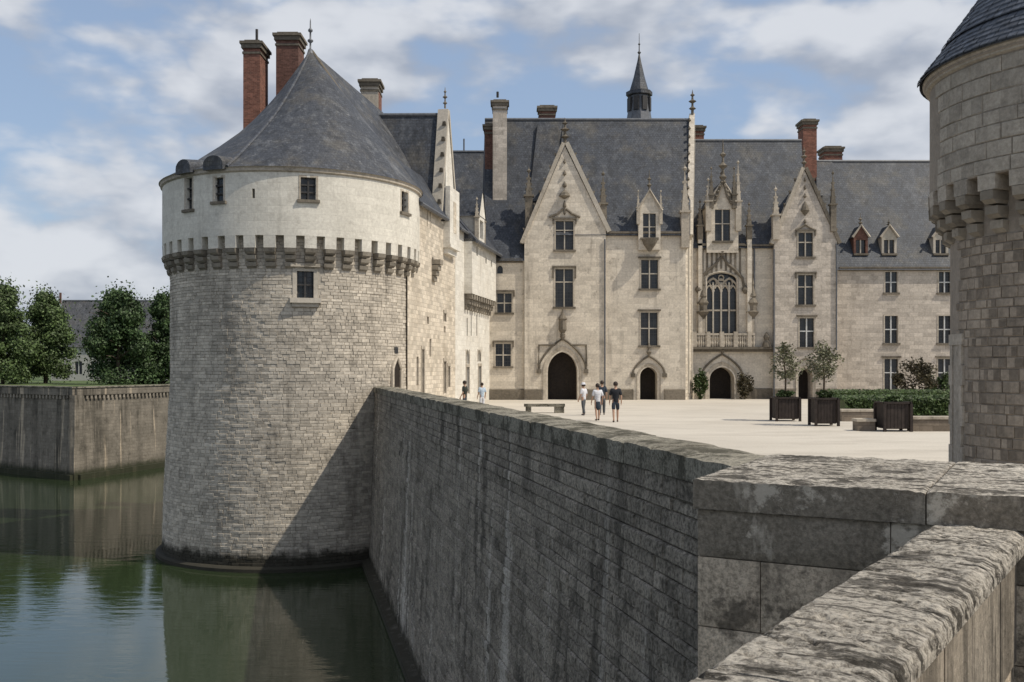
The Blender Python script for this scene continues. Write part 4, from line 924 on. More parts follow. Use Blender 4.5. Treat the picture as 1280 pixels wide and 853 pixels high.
# niche canopies on the buttresses flanking the window
for px,yb,yt in ((878,397,345),(940,397,342)):
    mb=MB(); u=X(px); q=FDc(u,Zd(yb),-.15); mb.fbox(FDc,u-.28,u+.28,Zd(yb)+.4,Zd(yb)+1.25,-.3,.02)
    mb.lathe([(.12,-.1),(.42,.3),(.5,.42),(.3,.5),(.34,.9),(.45,1.1),(.22,1.5),(.3,1.6),(.1,2.4),(.16,2.5),(.03,3.3)],q,8); obj('niche_canopy',mb,M['trim_dark'],chap)
    mb=MB(); mb.fbox(FDc,u-.18,u+.18,Zd(434)+.01,Zd(yb)-.12,-.22,.02); obj('niche_shaft',mb,M['trim'],chap)
mb=MB(); mb.fbox(FDc,X(933),X(938.5),Zd(434)+.01,Zd(300),-.34,.02); obj('buttress',mb,M['facade'],chap); q=FDc(X(935.7),Zd(300),-.15); pinnacle(chap,q.x,q.y,q.z,.4,1.0,1.6,'trim_dark')
mb=MB(); mb.fbox(FDc,X(872),X(877),Zd(434)+.01,Zd(300),-.3,.02); obj('buttress',mb,M['facade'],chap); q=FDc(X(874.5),Zd(300),-.13); pinnacle(chap,q.x,q.y,q.z,.4,1.0,1.8,'trim_dark')
mb=MB(); q=FDc(X(957),Zd(434),-.3); mb.lathe([(.35,0),(.3,.3),(.16,.5),(.24,.75),(.12,1.0),(.02,1.15)],q,8); obj('carved_beast',mb,M['trim_dark'],chap)
drainpipe(chap,FDc,X(942.5),Zd(434),Zd(308))
plinth(chap,FDc,[(X(874),dD[0]-1.6),(dD[0]+1.6,X(968))])
# the tall ornate dormer
Fo=frame((0,ZD-.36,0),(1,0,0),(0,-1,0))
dd=dormer(chap,Fo,X(902),Zd(302),Zd(263),19*ZD/F_PX,Zd(228),2.2,fw=.62,mat='facade',pins=False,rows=(.55,))
for px,ht in ((887.5,2.0),(916,2.0)): q=Fo(X(px),Zd(262),-.1); pinnacle(chap,q.x,q.y,q.z,.34,1.0,ht,'trim_dark')
for px,ht in ((884,1.6),(921,3.0)): q=Fo(X(px),Zd(290),-.05); pinnacle(chap,q.x,q.y,q.z,.42,2.2,ht,'trim')
mb=MB(); mb.tube([Fo(X(891),Zd(256),-.12),Fo(X(896),Zd(246),-.12),Fo(X(902),Zd(228),-.12),Fo(X(908),Zd(246),-.12),Fo(X(913),Zd(256),-.12)],.13,6)
for t in range(5):
    for s in (-1,1): mb.lathe([(.03,-.1),(.15,.05),(.02,.22)],Fo(X(902)+s*(.62-.13*t),Zd(254-6*t),-.16),6)
mb.lathe([(.1,0),(.3,.3),(.12,.5),(.1,.9),(.36,1.15),(.1,1.4),(.08,1.8),(.26,2.0),(.06,2.2),(.05,2.8),(.01,3.2)],Fo(X(902),Zd(228),-.1),8)
obj('flamboyant_gable',mb,M['trim_dark'],chap)
zRd=wz(176,81.0)
croof=range_roof(chap,X(862),X(1010),ZD,10,zDe,zRd)
# ------------------------------------------------------------------ gabled pavilion
ZE=76.0-.6; FE=frame((0,ZE,0),(1,0,0),(0,-1,0)); X=lambda p:wx(p,ZE); Zp=lambda p:wz(p,ZE)
pav=thing('gabled_pavilion',(X(1007),ZE,0),'narrow gabled bay with three stacked mullioned windows and a small arched door','building')
xl,xr,xa=X(968),X(1046.5),X(1005.5); zap=Zp(213); zl=Zp(302)
we=[wpx(1007,291,321,18,ZE),wpx(1007,344,381,19,ZE),wpx(1008.5,398,434,18,ZE)]; dE=(X(1007),18*ZE/F_PX,Zp(461),Zp(470))
sl_=(zap-zl)/(xa-xl); sr_=(zap-zl)/(xr-xa)
mb=MB(); wall_face(mb,FE,xl,xr,-.5,zap,[hole(*q) for q in we]+[(dE[0]-dE[1]/2,dE[0]+dE[1]/2,-.5,dE[2],dE[3])],[(-sl_,1,zap-sl_*xa),(sr_,1,zap+sr_*xa)],reveal=1.35)
mb.poly([FE(xl,-.5),FE(xl,zl),FE(xl,zl,.8),FE(xl,-.5,.8)]); mb.poly([FE(xr,-.5),FE(xr,zl),FE(xr,zl,3),FE(xr,-.5,3)]); obj('gable_wall',mb,M['facade_grey'],pav)
window(pav,FE,*we[0],rows=(.6,)); window(pav,FE,*we[1],rows=(.6,)); window(pav,FE,*we[2],rows=(.55,),drop=0,mm='shutter')
door(pav,FE,*dE,ring=.2,finial=False)
rake_coping(pav,FE,[(xl-.1,zl-.2),(xa,zap+.15)],th=.24,mat='trim'); rake_coping(pav,FE,[(xa,zap+.15),(xr+.1,zl-.2)],th=.24,mat='trim_dark')
finial(pav,FE(xa,zap+.2,.1),1.6,.26); pinnacle(pav,X(969.5),ZE,Zp(300),.5,1.8,1.9,'trim'); pinnacle(pav,X(1041),ZE,Zp(290),.42,2.0,2.4,'trim_dark')
mb=MB()
for y0,y1,r in ((222,228,.08),(232,238,.1),(242,248,.14),(252,270,.34),(274,280,.12)):
    c_=FE(X(1006),Zp((y0+y1)/2),-.06); h_=(y1-y0)*ZE/F_PX/2; mb.lathe([(.02,-h_),(r,-h_*.3),(r*.7,h_*.25),(.03,h_)],c_,8)
mb.tube([FE(X(994),Zp(288),-.08),FE(X(1000),Zp(285),-.08),FE(X(1006),Zp(281),-.08),FE(X(1012),Zp(285),-.08),FE(X(1019),Zp(288),-.08)],.08,5)
obj('gable_ornament',mb,M['trim_dark'],pav)
drainpipe(pav,FE,X(1045),Zp(438),Zp(305)); drainpipe(pav,FE,X(967.2),0,Zp(312)); plinth(pav,FE,[(xl,dE[0]-.85),(dE[0]+.85,xr)])
mb=MB(); bk=5.5; mb.poly([(xl-.1,ZE+.1,zl-.25),(xa,ZE+.1,zap-.05),(xa+SH*bk,ZE+bk,zap-.05),(xl-.1+SH*bk,ZE+bk,zl-.25)]); mb.poly([(xr+.1,ZE+.1,zl-.25),(xa,ZE+.1,zap-.05),(xa+SH*bk,ZE+bk,zap-.05),(xr+.1+SH*bk,ZE+bk,zl-.25)]); obj('roof',mb,M['slate'],pav)
# ------------------------------------------------------------------ right wing
ZF=78.0; FF=frame((0,ZF,0),(1,0,0),(0,-1,0)); X=lambda p:wx(p,ZF); Zf=lambda p:wz(p,ZF)
rw=thing('right_wing',(X(1120),ZF,0),'plain grey stone wing with white mullioned windows and small dormers in its slate roof','building')
zF=Zf(334); xl,xr=X(1045),X(1330); wf=[]
for px in (1114,1181,1250):
    wf+=[(wpx(px,340,366,15,ZF),(.5,),False),(wpx(px,395,429,16,ZF),(.5,),False),(wpx(px,449,487,17,ZF),(.55,),True)]
mb=MB(); wall_face(mb,FF,xl,xr,-.5,zF,[hole(*q[0]) for q in wf]); obj('wall',mb,M['facade_grey'],rw)
for q,r,h in wf: window(rw,FF,*q,rows=r,hood=h,drop=0,fw=.1,mm='shutter')
cornice(rw,FF,X(1046.5)+.1,xr,zF,.3,.25); plinth(rw,FF,[(X(1047.5),xr)],.5)
side_walls(rw,xl,xr,ZF+.3,11,zF-.3,'facade_grey',left=False)
zRf=wz(202,84.0); froof=range_roof(rw,X(1028),xr,ZF,12,zF,zRf)
FFd=frame((0,ZF+.5,0),(1,0,0),(0,-1,0))
for px,wd,brk in ((1076,12,1),(1111.5,13,0),(1176,13,0),(1240,13,0)):
    dormer(rw,FFd,wx(px,78.5),wz(317,78.5),wz(300,78.5),wd*78.5/F_PX,wz(283,78.5),1.0 if brk else .6,fw=.18,mat='brick_old' if brk else 'mullion',pins=False,rows=())
px_chimney(rw,1004,1021,150,225,82,1.5,'brick'); px_chimney(rw,1031,1053,184,215,85,1.6,'brick',band=(wz(203,85),wz(200,85)))
mb=MB(); mb.poly([(wx(1020,80.6),80.45,wz(245,80.6)),(wx(1042,80.6),80.45,wz(245,80.6)),(wx(1040,83.4),83.3,wz(203,83.4)),(wx(1020,83.4),83.3,wz(203,83.4))]); obj('lead_flashing',mb,M['slate_tower'],froof)

# ------------------------------------------------------------------ gate tower at right
GC=Vector((11.7,19.8)); GR,GU,GE=2.73,3.13,3.33
gate=thing('gate_tower',(GC.x,GC.y,0),'round shaded gate tower of brown rubble with corbelled pale ashlar top and slate cone','tower')
g3=(GC.x,GC.y,0); GA=math.atan2(-GC.y,-GC.x)
mb=MB(); mb.lathe([(GR,-.5),(GR,6.1)],g3,72,smooth_uv=GR); obj('core_wall',mb,M['gate_mortar'],gate)
mb=MB(); mb.lathe([(GR-.1,5.97),(GU,5.97),(GU,8.13),(GE-.1,8.21),(GE-.08,8.32)],g3,72,smooth_uv=GU,cap=False); obj('upper_wall',mb,M['gate_mortar'],gate)
def ring_stones(R,z0,z1,hr,lr,mat,name,mat2=None,skip=None,seen=1.15):
    z=z0; rest=MB()
    row=0
    while z<z1-.02:
        h=RNG.uniform(*hr); 
        if z+h>z1-.12: h=z1-z
        a=GA-seen+RNG.uniform(0,.1)
        while a<GA+seen:
            L=RNG.uniform(*lr); da=L/R; m=a+da/2; n=Vector((math.cos(m),math.sin(m),0))
            if not(skip and skip(m,z+h/2)):
                Fm=frame((GC.x+R*n.x,GC.y+R*n.y,0),(-n.y,n.x,0),n); q_=GC+Vector((n.x,n.y))*R; pxq=CX+F_PX*q_.x/q_.y; mine=pxq<1305 and math.cos(m-GA)>.0; mb=MB() if mine else rest
                # curved face: two facets keep the ring round
                hl=L/2; sag=lambda u:R-math.sqrt(max(R*R-u*u,0))
                out=RNG.uniform(.01,.026); r=RNG.uniform; jj=.007; b_=.014
                us=[-hl+r(.003,jj),0,hl-r(.003,jj)]; za,zb=z+r(.003,jj),z+h-r(.003,jj)
                B=[[Fm(u,q,sag(u)+.05) for u in us] for q in (za,zb)]
                C=[[Fm(u,q,sag(u)-out+b_) for u in us] for q in (za,zb)]
                D=[[Fm(u*.95,q,sag(u)-out-r(0,.008)) for u in us] for q in (za+b_,zb-b_)]
                for A1,A2 in ((B,C),(C,D)):
                    mb.poly([A1[0][0],A1[0][1],A1[0][2],A2[0][2],A2[0][1],A2[0][0]]); mb.poly([A1[1][0],A1[1][1],A1[1][2],A2[1][2],A2[1][1],A2[1][0]][::-1])
                    mb.poly([A1[0][0],A2[0][0],A2[1][0],A1[1][0]]); mb.poly([A1[0][2],A1[1][2],A2[1][2],A2[0][2]])
                mb.poly([D[0][0],D[0][1],D[1][1],D[1][0]]); mb.poly([D[0][1],D[0][2],D[1][2],D[1][1]])
                if mine: obj(name,mb,M[mat],gate,origin=Fm(0,z,0))
            a+=da
        z+=h; row+=1
    obj(name+'_courses',rest,M[mat],gate,kind='stuff')
# doorway slit at the left flank
dk=(1196-CX)/F_PX; dd_=Vector((dk,1)); A_=dk*dk+1; B_=-2*(dk*GC.x+GC.y); C_=GC.length_squared-GR**2; t=(-B_-math.sqrt(B_*B_-4*A_*C_))/(2*A_); DA=math.atan2(t-GC.y,dk*t-GC.x)
zdoor=wz(432,20.5)
if DA>0: DA-=2*math.pi
ring_stones(GR,0,4.9,(.165,.235),(.2,.44),'gate_low','stone',skip=lambda a,z: abs(a-DA)<.13 and z<zdoor+.2)
ring_stones(GU,5.98,8.11,(.26,.34),(.42,.8),'gate_up','ashlar_block')
n=Vector((math.cos(DA),math.sin(DA),0)); Fm=frame((GC.x+GR*n.x,GC.y+GR*n.y,0),(-n.y,n.x,0),n)
mb=MB(); mb.fbox(Fm,-.2,.2,0,zdoor-.004,-.005,.06); dg=obj('doorway',mb,M['gate_up'],gate,origin=Fm(0,0))
for sd in (-1,1):
    for q in range(7):
        mb=MB(); zq=zdoor/7; mb.fbox(Fm,sd*.202,sd*(.42 if q%2 else .34),zq*q+.003,zq*(q+1)-.003,-.03,.12); obj('jamb_stone',mb,M['gate_up'],dg)
mb=MB(); mb.fbox(Fm,-.4,.4,zdoor,zdoor+.22,-.035,.12); obj('lintel',mb,M['gate_up'],dg)
# corbels
ncb=30; mbk=MB()
for r,za,zb in ((.15,4.92,5.14),(.28,5.18,5.4),(.41,5.44,5.68)):
    mbk.hexa([(-.1,-.125,za),(r-.12,-.125,za),(r-.12,.125,za),(-.1,.125,za),(-.1,-.135,za+.07),(r-.02,-.135,za+.07),(r-.02,.135,za+.07),(-.1,.135,za+.07)]); mbk.hexa([(-.1,-.14,za+.071),(r,-.14,za+.071),(r,.14,za+.071),(-.1,.14,za+.071),(-.1,-.14,zb),(r+.01,-.14,zb),(r+.01,.14,zb),(-.1,.14,zb)])
gme=mbk.mesh('corbel',(0,0,0)); gme.materials.append(M['corbel'])
for k in range(ncb):
    a=2*math.pi*k/ncb
    if math.cos(a-GA)<-.3: continue
    o=obj('corbel',gme,None,gate,origin=(GC.x+GR*math.cos(a),GC.y+GR*math.sin(a),0)); o.rotation_euler=(0,0,a)
QG=lambda a,z,r:(GC.x+r*math.cos(a),GC.y+r*math.sin(a),z)
for k in range(ncb):
    a=2*math.pi*k/ncb; sw=.19/GU
    if math.cos(a-GA)<-.1: continue
    mb=MB(); mb.hexa([QG(a-sw,5.69,GR),QG(a-sw,5.69,GU+.02),QG(a+sw,5.69,GU+.02),QG(a+sw,5.69,GR),QG(a-sw,5.98,GR),QG(a-sw,5.98,GU+.03),QG(a+sw,5.98,GU+.03),QG(a+sw,5.98,GR)])
    obj('parapet_block',mb,M['gate_up'],gate,origin=QG(a,5.69,GU))
mb=MB(); mb.lathe([(GU-.02,8.12),(GU+.07,8.16),(GU+.09,8.23),(GE-.06,8.28),(GE-.06,8.32)],g3,72,cap=False); obj('eaves_cornice',mb,M['gate_up'],gate)
gzA=12.96; mb=MB(); mb.lathe([(GE,8.29),(GE,8.33),(GE*.86,8.93),(0.02,gzA)],g3,72,smooth_uv=GE,cap=False); gr=obj('roof',mb,M['slate_gate'],gate)
mb=MB(); mb.lathe([(.3,-.3),(.12,.3),(.2,.5),(.05,.8),(.02,1.8)],(GC.x,GC.y,gzA),8); obj('roof_finial',mb,M['lead'],gr)
mb=MB(); row=0; s=0; sl_len=math.hypot(GE*.97,gzA-8.36)
while row<30:
    t0=row*.15/sl_len; r0=GE*(1-t0)+.03; z0=8.32+(gzA-8.32)*t0
    if row<5: z0=8.32+(.6/(GE*.14))*(GE-GE*(1-t0)) if t0<.14 else z0
    t1=t0+.18/sl_len; r1=GE*(1-t1)+.005; z1=8.32+(gzA-8.32)*t1
    if t1<.14: z1=8.32+(.6/(GE*.14))*(GE*t1)
    nn=max(8,int(2*math.pi*r0/.18)); off=(row%2)*.5
    for k in range(nn):
        a=2*math.pi*(k+off)/nn
        if math.cos(a-GA)<.1: continue
        hw=2*math.pi/nn*.47; l=RNG.uniform(0,.02)
        pA,pB,pC,pD=QG(a-hw,z0+.02,r0+l),QG(a+hw,z0+.02,r0+l),QG(a+hw,z1+.02,r1),QG(a-hw,z1+.02,r1)
        pE,pF=QG(a-hw,z0-.005,r0+l),QG(a+hw,z0-.005,r0+l); mb.poly([pA,pB,pC,pD]); mb.poly([pE,pF,pB,pA])
    row+=1
obj('slates',mb,M['slate_piece'],gr,kind='stuff')

# ------------------------------------------------------------------ long moat wall
wl=(WB-WA).length; zt=CAMZ-.93; BAT=.35
nrm=Vector((wdir.y,-wdir.x,0)) 
if nrm.x>0: nrm=-nrm
fwall=frame((WA.x,WA.y,0),(wdir.x,wdir.y,0),nrm)
zc_=zt-.3
def FWL(u,z,d=0.0):
    k=(zc_-z)/(zc_-WZ); return fwall(u,z,d-BAT*k)
lw=thing('moat_wall',(WA.x,WA.y,WZ),'long dark weathered retaining wall between moat and courtyard, streaked with white and black','wall')
mb=MB(); mb.poly([FWL(0,WZ-.5,.02),FWL(wl,WZ-.5,.02),FWL(wl,zc_,.02),FWL(0,zc_,.02)]); mb.poly([fwall(0,zc_,.8),fwall(wl,zc_,.8),fwall(wl,-.3,.8),fwall(0,-.3,.8)]); mb.poly([FWL(wl,WZ-.5,.02),FWL(wl,zc_,.02),fwall(wl,zc_,.8),fwall(wl,WZ-.5,.8)])
obj('core_wall',mb,M['wall_mortar'],lw)
cells=[]; z=WZ+.05
while z<zc_-.01:
    h=RNG.uniform(.15,.21)
    if z+h>zc_-.1: h=zc_-z
    u=RNG.uniform(-.3,0); so2=RNG.choice((0,0,0,.01,.03))
    while u<wl:
        L=RNG.uniform(.4,1.15); cells.append((u,min(u+L,wl),z,z+h,so2)); u+=L
    z+=h
def zdist(c): 
    p=FWL((c[0]+c[1])/2,(c[2]+c[3])/2); px=CX+F_PX*p.x/p.y; py=HY-F_PX*(p.z-CAMZ)/p.y
    vis = 1 if (py<870 and p.y>9.3) else 0
    return vis*(c[1]-c[0])*(c[3]-c[2])/p.y**3
cells.sort(key=zdist,reverse=True)
mbr=MB()
for i,c in enumerate(cells):
    if c[1]-c[0]<.05: continue
    out=.012+c[4]+RNG.uniform(0,.026)
    if i<298:
        mb=MB(); stone_piece(mb,FWL,c[0],c[1],c[2],c[3],out,.06,.022,.003); obj('stone',mb,M['wall'],lw,origin=FWL(c[0],c[2]))
    else: stone_piece(mbr,FWL,c[0],c[1],c[2],c[3],out,.06,.02,.003)
obj('stone_courses',mbr,M['wall'],lw,kind='stuff')
# coping stones with rough tops
def rough_slab(Fn,u0,u1,d0,d1,z0,z1,nu,nd,amp,freq,seed,round_=0):
    mb=MB(); g=[]
    for i in range(nu+1):
        rowv=[]
        for j in range(nd+1):
            u=u0+(u1-u0)*i/nu; d=d0+(d1-d0)*j/nd; t=abs(2*j/nd-1); p=Fn(u,z1,d)
            hgt=amp*(mnoise.fractal(Vector((p.x*freq,p.y*freq,seed)),.9,2.1,5))-round_*t**4
            ee=.012 if (i in (0,nu)) else 0
            rowv.append(mb.add(Fn(u,z1+hgt-ee,d)))
        g.append(rowv)
    for i in range(nu):
        for j in range(nd): mb.f.append([g[i][j],g[i+1][j],g[i+1][j+1],g[i][j+1]])
    lo=[[mb.add(Fn(u0+(u1-u0)*i/nu,z0+amp*.4*mnoise.noise(Vector((i*.9,seed,3))),d)) for i in range(nu+1)] for d in (d0,d1)]
    for i in range(nu):
        mb.f.append([lo[0][i],lo[0][i+1],g[i+1][0],g[i][0]]); mb.f.append([lo[1][i+1],lo[1][i],g[i][nd],g[i+1][nd]])
    for i in range(nu): mb.f.append([lo[0][i],lo[1][i],lo[1][i+1],lo[0][i+1]])
    for i in (0,nu):
        bot=[lo[0][i]]+[mb.add(Fn(u0+(u1-u0)*i/nu,z0,d0+(d1-d0)*j/nd)) for j in range(1,nd)]+[lo[1][i]]
        for j in range(nd): mb.f.append([bot[j],bot[j+1],g[i][j+1],g[i][j]] if i==0 else [bot[j+1],bot[j],g[i][j],g[i][j+1]])
    return mb
u=0
while u<wl-.2:
    L=RNG.uniform(.9,1.5); j=RNG.uniform(-.012,.012)
    L=min(L,wl+.5-u)
    obj('coping_stone',rough_slab(fwall,u+.006,u+L-.006,-.09+j,.80+j,zc_,zt+j*.6,6,5,.018,2.5,u,.03),M['coping'],lw,origin=fwall(u,zc_)); u+=L
mb=MB(); mb.hexa([FWL(0,WZ-.6,-.42),FWL(wl,WZ-.6,-.42),FWL(wl,WZ-.6,.3),FWL(0,WZ-.6,.3),FWL(0,WZ+.22,-.38),FWL(wl,WZ+.22,-.38),FWL(wl,WZ+.3,.1),FWL(0,WZ+.3,.1)]); obj('footing',mb,M['wall_mortar'],lw)

# ------------------------------------------------------------------ abutment pier at the near end of the wall
BD=Vector((.88,-.476)).normalized(); BN=Vector((-.476,-.88,0)).normalized()
FB=frame((1.53,8.2,0),(BD.x,BD.y,0),BN); TH=2.62; BL=4.2
ab=thing('abutment_pier',(1.53,8.2,WZ),'massive pier block with a broad flat lichen-crusted top closing the end of the moat wall','wall')
ztb=CAMZ-.905
mb=MB(); mb.fbox(FB,.03,BL,WZ-.5,ztb-.3,.04,TH-.05); obj('core',mb,M['gate_mortar'],ab)
rows_=[(ztb-.25,ztb-.0)]
zz=ztb-.255; hs=[.385,.57,.5,.45,.52,.48,.5,.46,.5]
js=[[1.5,3.1],[.52,1.55,2.75],[.95,2.0,3.2],[.4,1.4,2.5],[.8,1.9,3.0],[.5,1.6,2.6],[.9,2.1,3.3],[.4,1.5,2.6],[.8,1.9,3.0]]
for r,(h,jj) in enumerate(zip(hs,js)):
    ed=[0]+jj+[BL]
    for a,b in zip(ed[:-1],ed[1:]):
        mb=MB(); rr=RNG.uniform(0,.012)
        # subdivided face with soft irregular relief
        nu,nv=10,6; g=[]
        for i in range(nu+1):
            col_=[]
            for j in range(nv+1):
                uu=a+.004+(b-a-.008)*i/nu; vv=zz-h+.003+(h-.006)*j/nv; edge=min(i,nu-i,3)/3 if True else 1; ev=min(j,nv-j,2)/2
                k=min(edge,ev); dd_=-.0-.018*min(1,k*1.5)-rr-.02*mnoise.fractal(Vector((uu*3,vv*3,r)),1,2,4)*k
                col_.append(mb.add(FB(uu,vv,dd_)))
            g.append(col_)
        for i in range(nu):
            for j in range(nv): mb.f.append([g[i][j],g[i+1][j],g[i+1][j+1],g[i][j+1]])
        bk_=[[mb.add(FB(a+.004+(b-a-.008)*i/nu,zz-h+.003+(h-.006)*j/nv,.3)) for j in (0,nv)] for i in (0,nu)]
        mb.f.append([g[0][j] for j in range(nv+1)]+[bk_[0][1],bk_[0][0]]); mb.f.append([g[nu][j] for j in range(nv,-1,-1)]+[bk_[1][0],bk_[1][1]])
        mb.f.append([g[i][nv] for i in range(nu+1)]+[bk_[1][1],bk_[0][1]]); mb.f.append([g[i][0] for i in range(nu,-1,-1)]+[bk_[0][0],bk_[1][0]])
        obj('ashlar_block',mb,M['block_dark'] if r==0 else M['block'],ab,origin=FB(a,zz-h))
    zz-=h+.004
for k,(a,b) in enumerate(((-.03,1.75),(1.75,3.0),(3.0,BL))):
    for d0,d1 in ((-.05,1.25),(1.25,TH)):
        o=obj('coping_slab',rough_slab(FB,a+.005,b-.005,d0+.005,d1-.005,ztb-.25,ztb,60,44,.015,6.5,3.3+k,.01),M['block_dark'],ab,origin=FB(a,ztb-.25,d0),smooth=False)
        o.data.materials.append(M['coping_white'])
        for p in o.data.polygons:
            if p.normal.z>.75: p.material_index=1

# ------------------------------------------------------------------ bridge parapet in the foreground
pA=Vector((3.16,7.36)); pd=-Vector((.56,.83)).normalized(); zp=CAMZ-1.143
pn=Vector((-pd.y,pd.x,0)); 
if pn.x<0: pn=-pn                                   # towards the deck (right side)
FP=frame((pA.x,pA.y,0),(pd.x,pd.y,0),pn)           # d grows to the left (away from deck)
bp=thing('bridge_parapet',(pA.x,pA.y,.3),'low bridge parapet with rounded rough coping running up to the pier','parapet')
def coping_round(u0,u1,seed):
    mb=MB(); prof=[(-.59,-.14),(-.59,-.085),(-.57,-.04),(-.51,-.01),(-.4,.0),(-.2,.004),(0,0),(.03,-.025),(.04,-.07),(.04,-.14)]; nu=int((u1-u0)/.016); g=[]
    # dense profile
    den=[]
    for k in range(len(prof)-1):
        m=3 if abs(prof[k+1][0]-prof[k][0])<.1 else 9
        for i in range(m): t=i/m; den.append((prof[k][0]+(prof[k+1][0]-prof[k][0])*t,prof[k][1]+(prof[k+1][1]-prof[k][1])*t))
    den.append(prof[-1])
    for i in range(nu+1):
        u=u0+(u1-u0)*i/nu; row=[]
        for j,(d,zz) in enumerate(den):
            p=FP(u,zp+zz,d)
            wv_=mnoise.noise(Vector((u*1.5,d*2,seed)))*.5; f=mnoise.fractal(Vector((p.x*5,p.y*5,p.z*5+seed)),.8,2.1,5); rg=abs(mnoise.noise(Vector((u*11+wv_*3,d*3.0+zz*4,seed))))+.5*abs(mnoise.noise(Vector((u*26+wv_*6,d*7+zz*9,seed+4))))
            a=.008*f-.03*max(0,.26-rg)/.26+.012*mnoise.noise(Vector((u*1.1,d*1.5,seed+9))); e=1 if 0<i<nu else .3
            row.append(mb.add(FP(u,zp+zz+a*e*(1 if zz>-.15 else .4),d+(a*.7*e*(1 if d>-.3 else -1) if zz<-.02 else 0))))
        g.append(row)
    n_=len(den)
    for i in range(nu):
        for j in range(n_-1): mb.f.append([g[i][j],g[i][j+1],g[i+1][j+1],g[i+1][j]])
        mb.f.append([g[i][n_-1],g[i][0],g[i+1][0],g[i+1][n_-1]])
    mb.f.append(g[0][:]); mb.f.append(g[nu][::-1]); return mb
for k,(a,b) in enumerate(((0.02,1.55),(1.56,2.9),(2.91,4.3),(4.31,5.8))):
    obj('coping_stone',coping_round(a,b,k*3.7+1),M['coping_white'],bp,origin=FP(a,zp-.14,0))
# the parapet body: slabs on edge
u=.0; k=0
while u<5.8:
    L=[.75,.95,.85,1.0,.9,.8,.9][k%7]; mb=MB(); mb.fbox(FP,u+.006,u+L-.006,.3,zp-.14,-.52+RNG.uniform(0,.012),-.02); obj('slab',mb,M['parapet'],bp,origin=FP(u,.3,0)); u+=L; k+=1
mb=MB(); mb.fbox(FP,0,5.8,WZ-.5,.3,-.5,0); obj('spandrel',mb,M['block'],bp)

# ------------------------------------------------------------------ bank wall across the moat
bw=thing('bank_wall',(-37.8,86,WZ),'far moat bank wall with a projecting corner, pale streaks and a band of small dentils','wall')
segs=[((-150,165.5),(-37.8,86)),((-37.8,86),(-28.9,117))]
for (a,b) in segs:
    a,b=Vector(a),Vector(b); L=(b-a).length; d=(b-a)/L; nn=Vector((d.y,-d.x,0)); Fb=frame((a.x,a.y,0),(d.x,d.y,0),nn)
    mb=MB(); L1=L; mb.poly([Fb(0,WZ-.5,-.25),Fb(L,WZ-.5,-.25),Fb(L,.0),Fb(0,.0)]); mb.poly([Fb(0,.0),Fb(L,.0),Fb(L,-.3,.9),Fb(0,-.3,.9)]); obj('wall_face',mb,M['bank'],bw)
    mb=MB(); mb.fbox(Fb,-.0,L+.02,-.02,.62,-.22,.8); obj('parapet',mb,M['bank'],bw)
    mb=MB(); mb.fbox(Fb,0,L+.1,.622,.74,-.3,.88); obj('coping',mb,M['coping'],bw)
    mb=MB(); u=L if d.y<0 else 0
    for k in range(60):
        q=(L-.3-k*.55) if d.y<0 else (.3+k*.55)
        if 0<q<L: mb.fbox(Fb,q-.13,q+.13,-.34,-.025,-.18,.02)
    obj('dentils',mb,M['corbel'],bw)
    mb=MB(); mb.fbox(Fb,0,L+.3,WZ-.5,WZ+.45,-.62,0); obj('footing',mb,M['bank'],bw)

mb=MB(); mb.hexa([(-38.05,85.62,WZ-.5),(-37.62,85.5,WZ-.5),(-37.2,86.6,WZ-.5),(-38.1,86.6,WZ-.5),(-38.15,85.78,.0),(-37.65,85.68,.0),(-37.3,86.6,.0),(-38.1,86.6,.0)]); obj('corner_quoin',mb,M['bank'],bw)
# ------------------------------------------------------------------ foliage
def leaves(mb,c,rad,n,size,rng,clumps=24,flat=.8,spread=.34,shape='round'):
    C=[]
    for k in range(clumps):
        while True:
            v=Vector((rng.uniform(-1,1),rng.uniform(-1,1),rng.uniform(-1,1)))
            if .25<v.length<1.0: break
        if rng.random()<.75: v=v.normalized()*rng.uniform(.62,.95)
        if shape=='cone':
            s=1-.55*max(0,v.z); v.x*=s; v.y*=s
            if v.z<-.4: v.x*=.9; v.y*=.9
        C.append((v,rng.uniform(.7,1.3)))
    for i in range(n):
        v,s=rng.choice(C); g=Vector((rng.gauss(0,1),rng.gauss(0,1),rng.gauss(0,1)*flat)); g=g*(min(1,1.7/max(g.length,.01)))*spread*s*.6
        p=Vector((c[0]+(v.x+g.x)*rad[0],c[1]+(v.y+g.y)*rad[1],c[2]+(v.z+g.z)*rad[2]))
        a=Vector((rng.gauss(0,1),rng.gauss(0,1),rng.gauss(0,.6))).normalized(); b=a.cross(Vector((rng.gauss(0,1),rng.gauss(0,1),rng.gauss(0,1)))).normalized()
        s_=size*rng.uniform(.6,1.3); mb.poly([p-a*s_,p-b*s_*.55,p+a*s_,p+b*s_*.55])
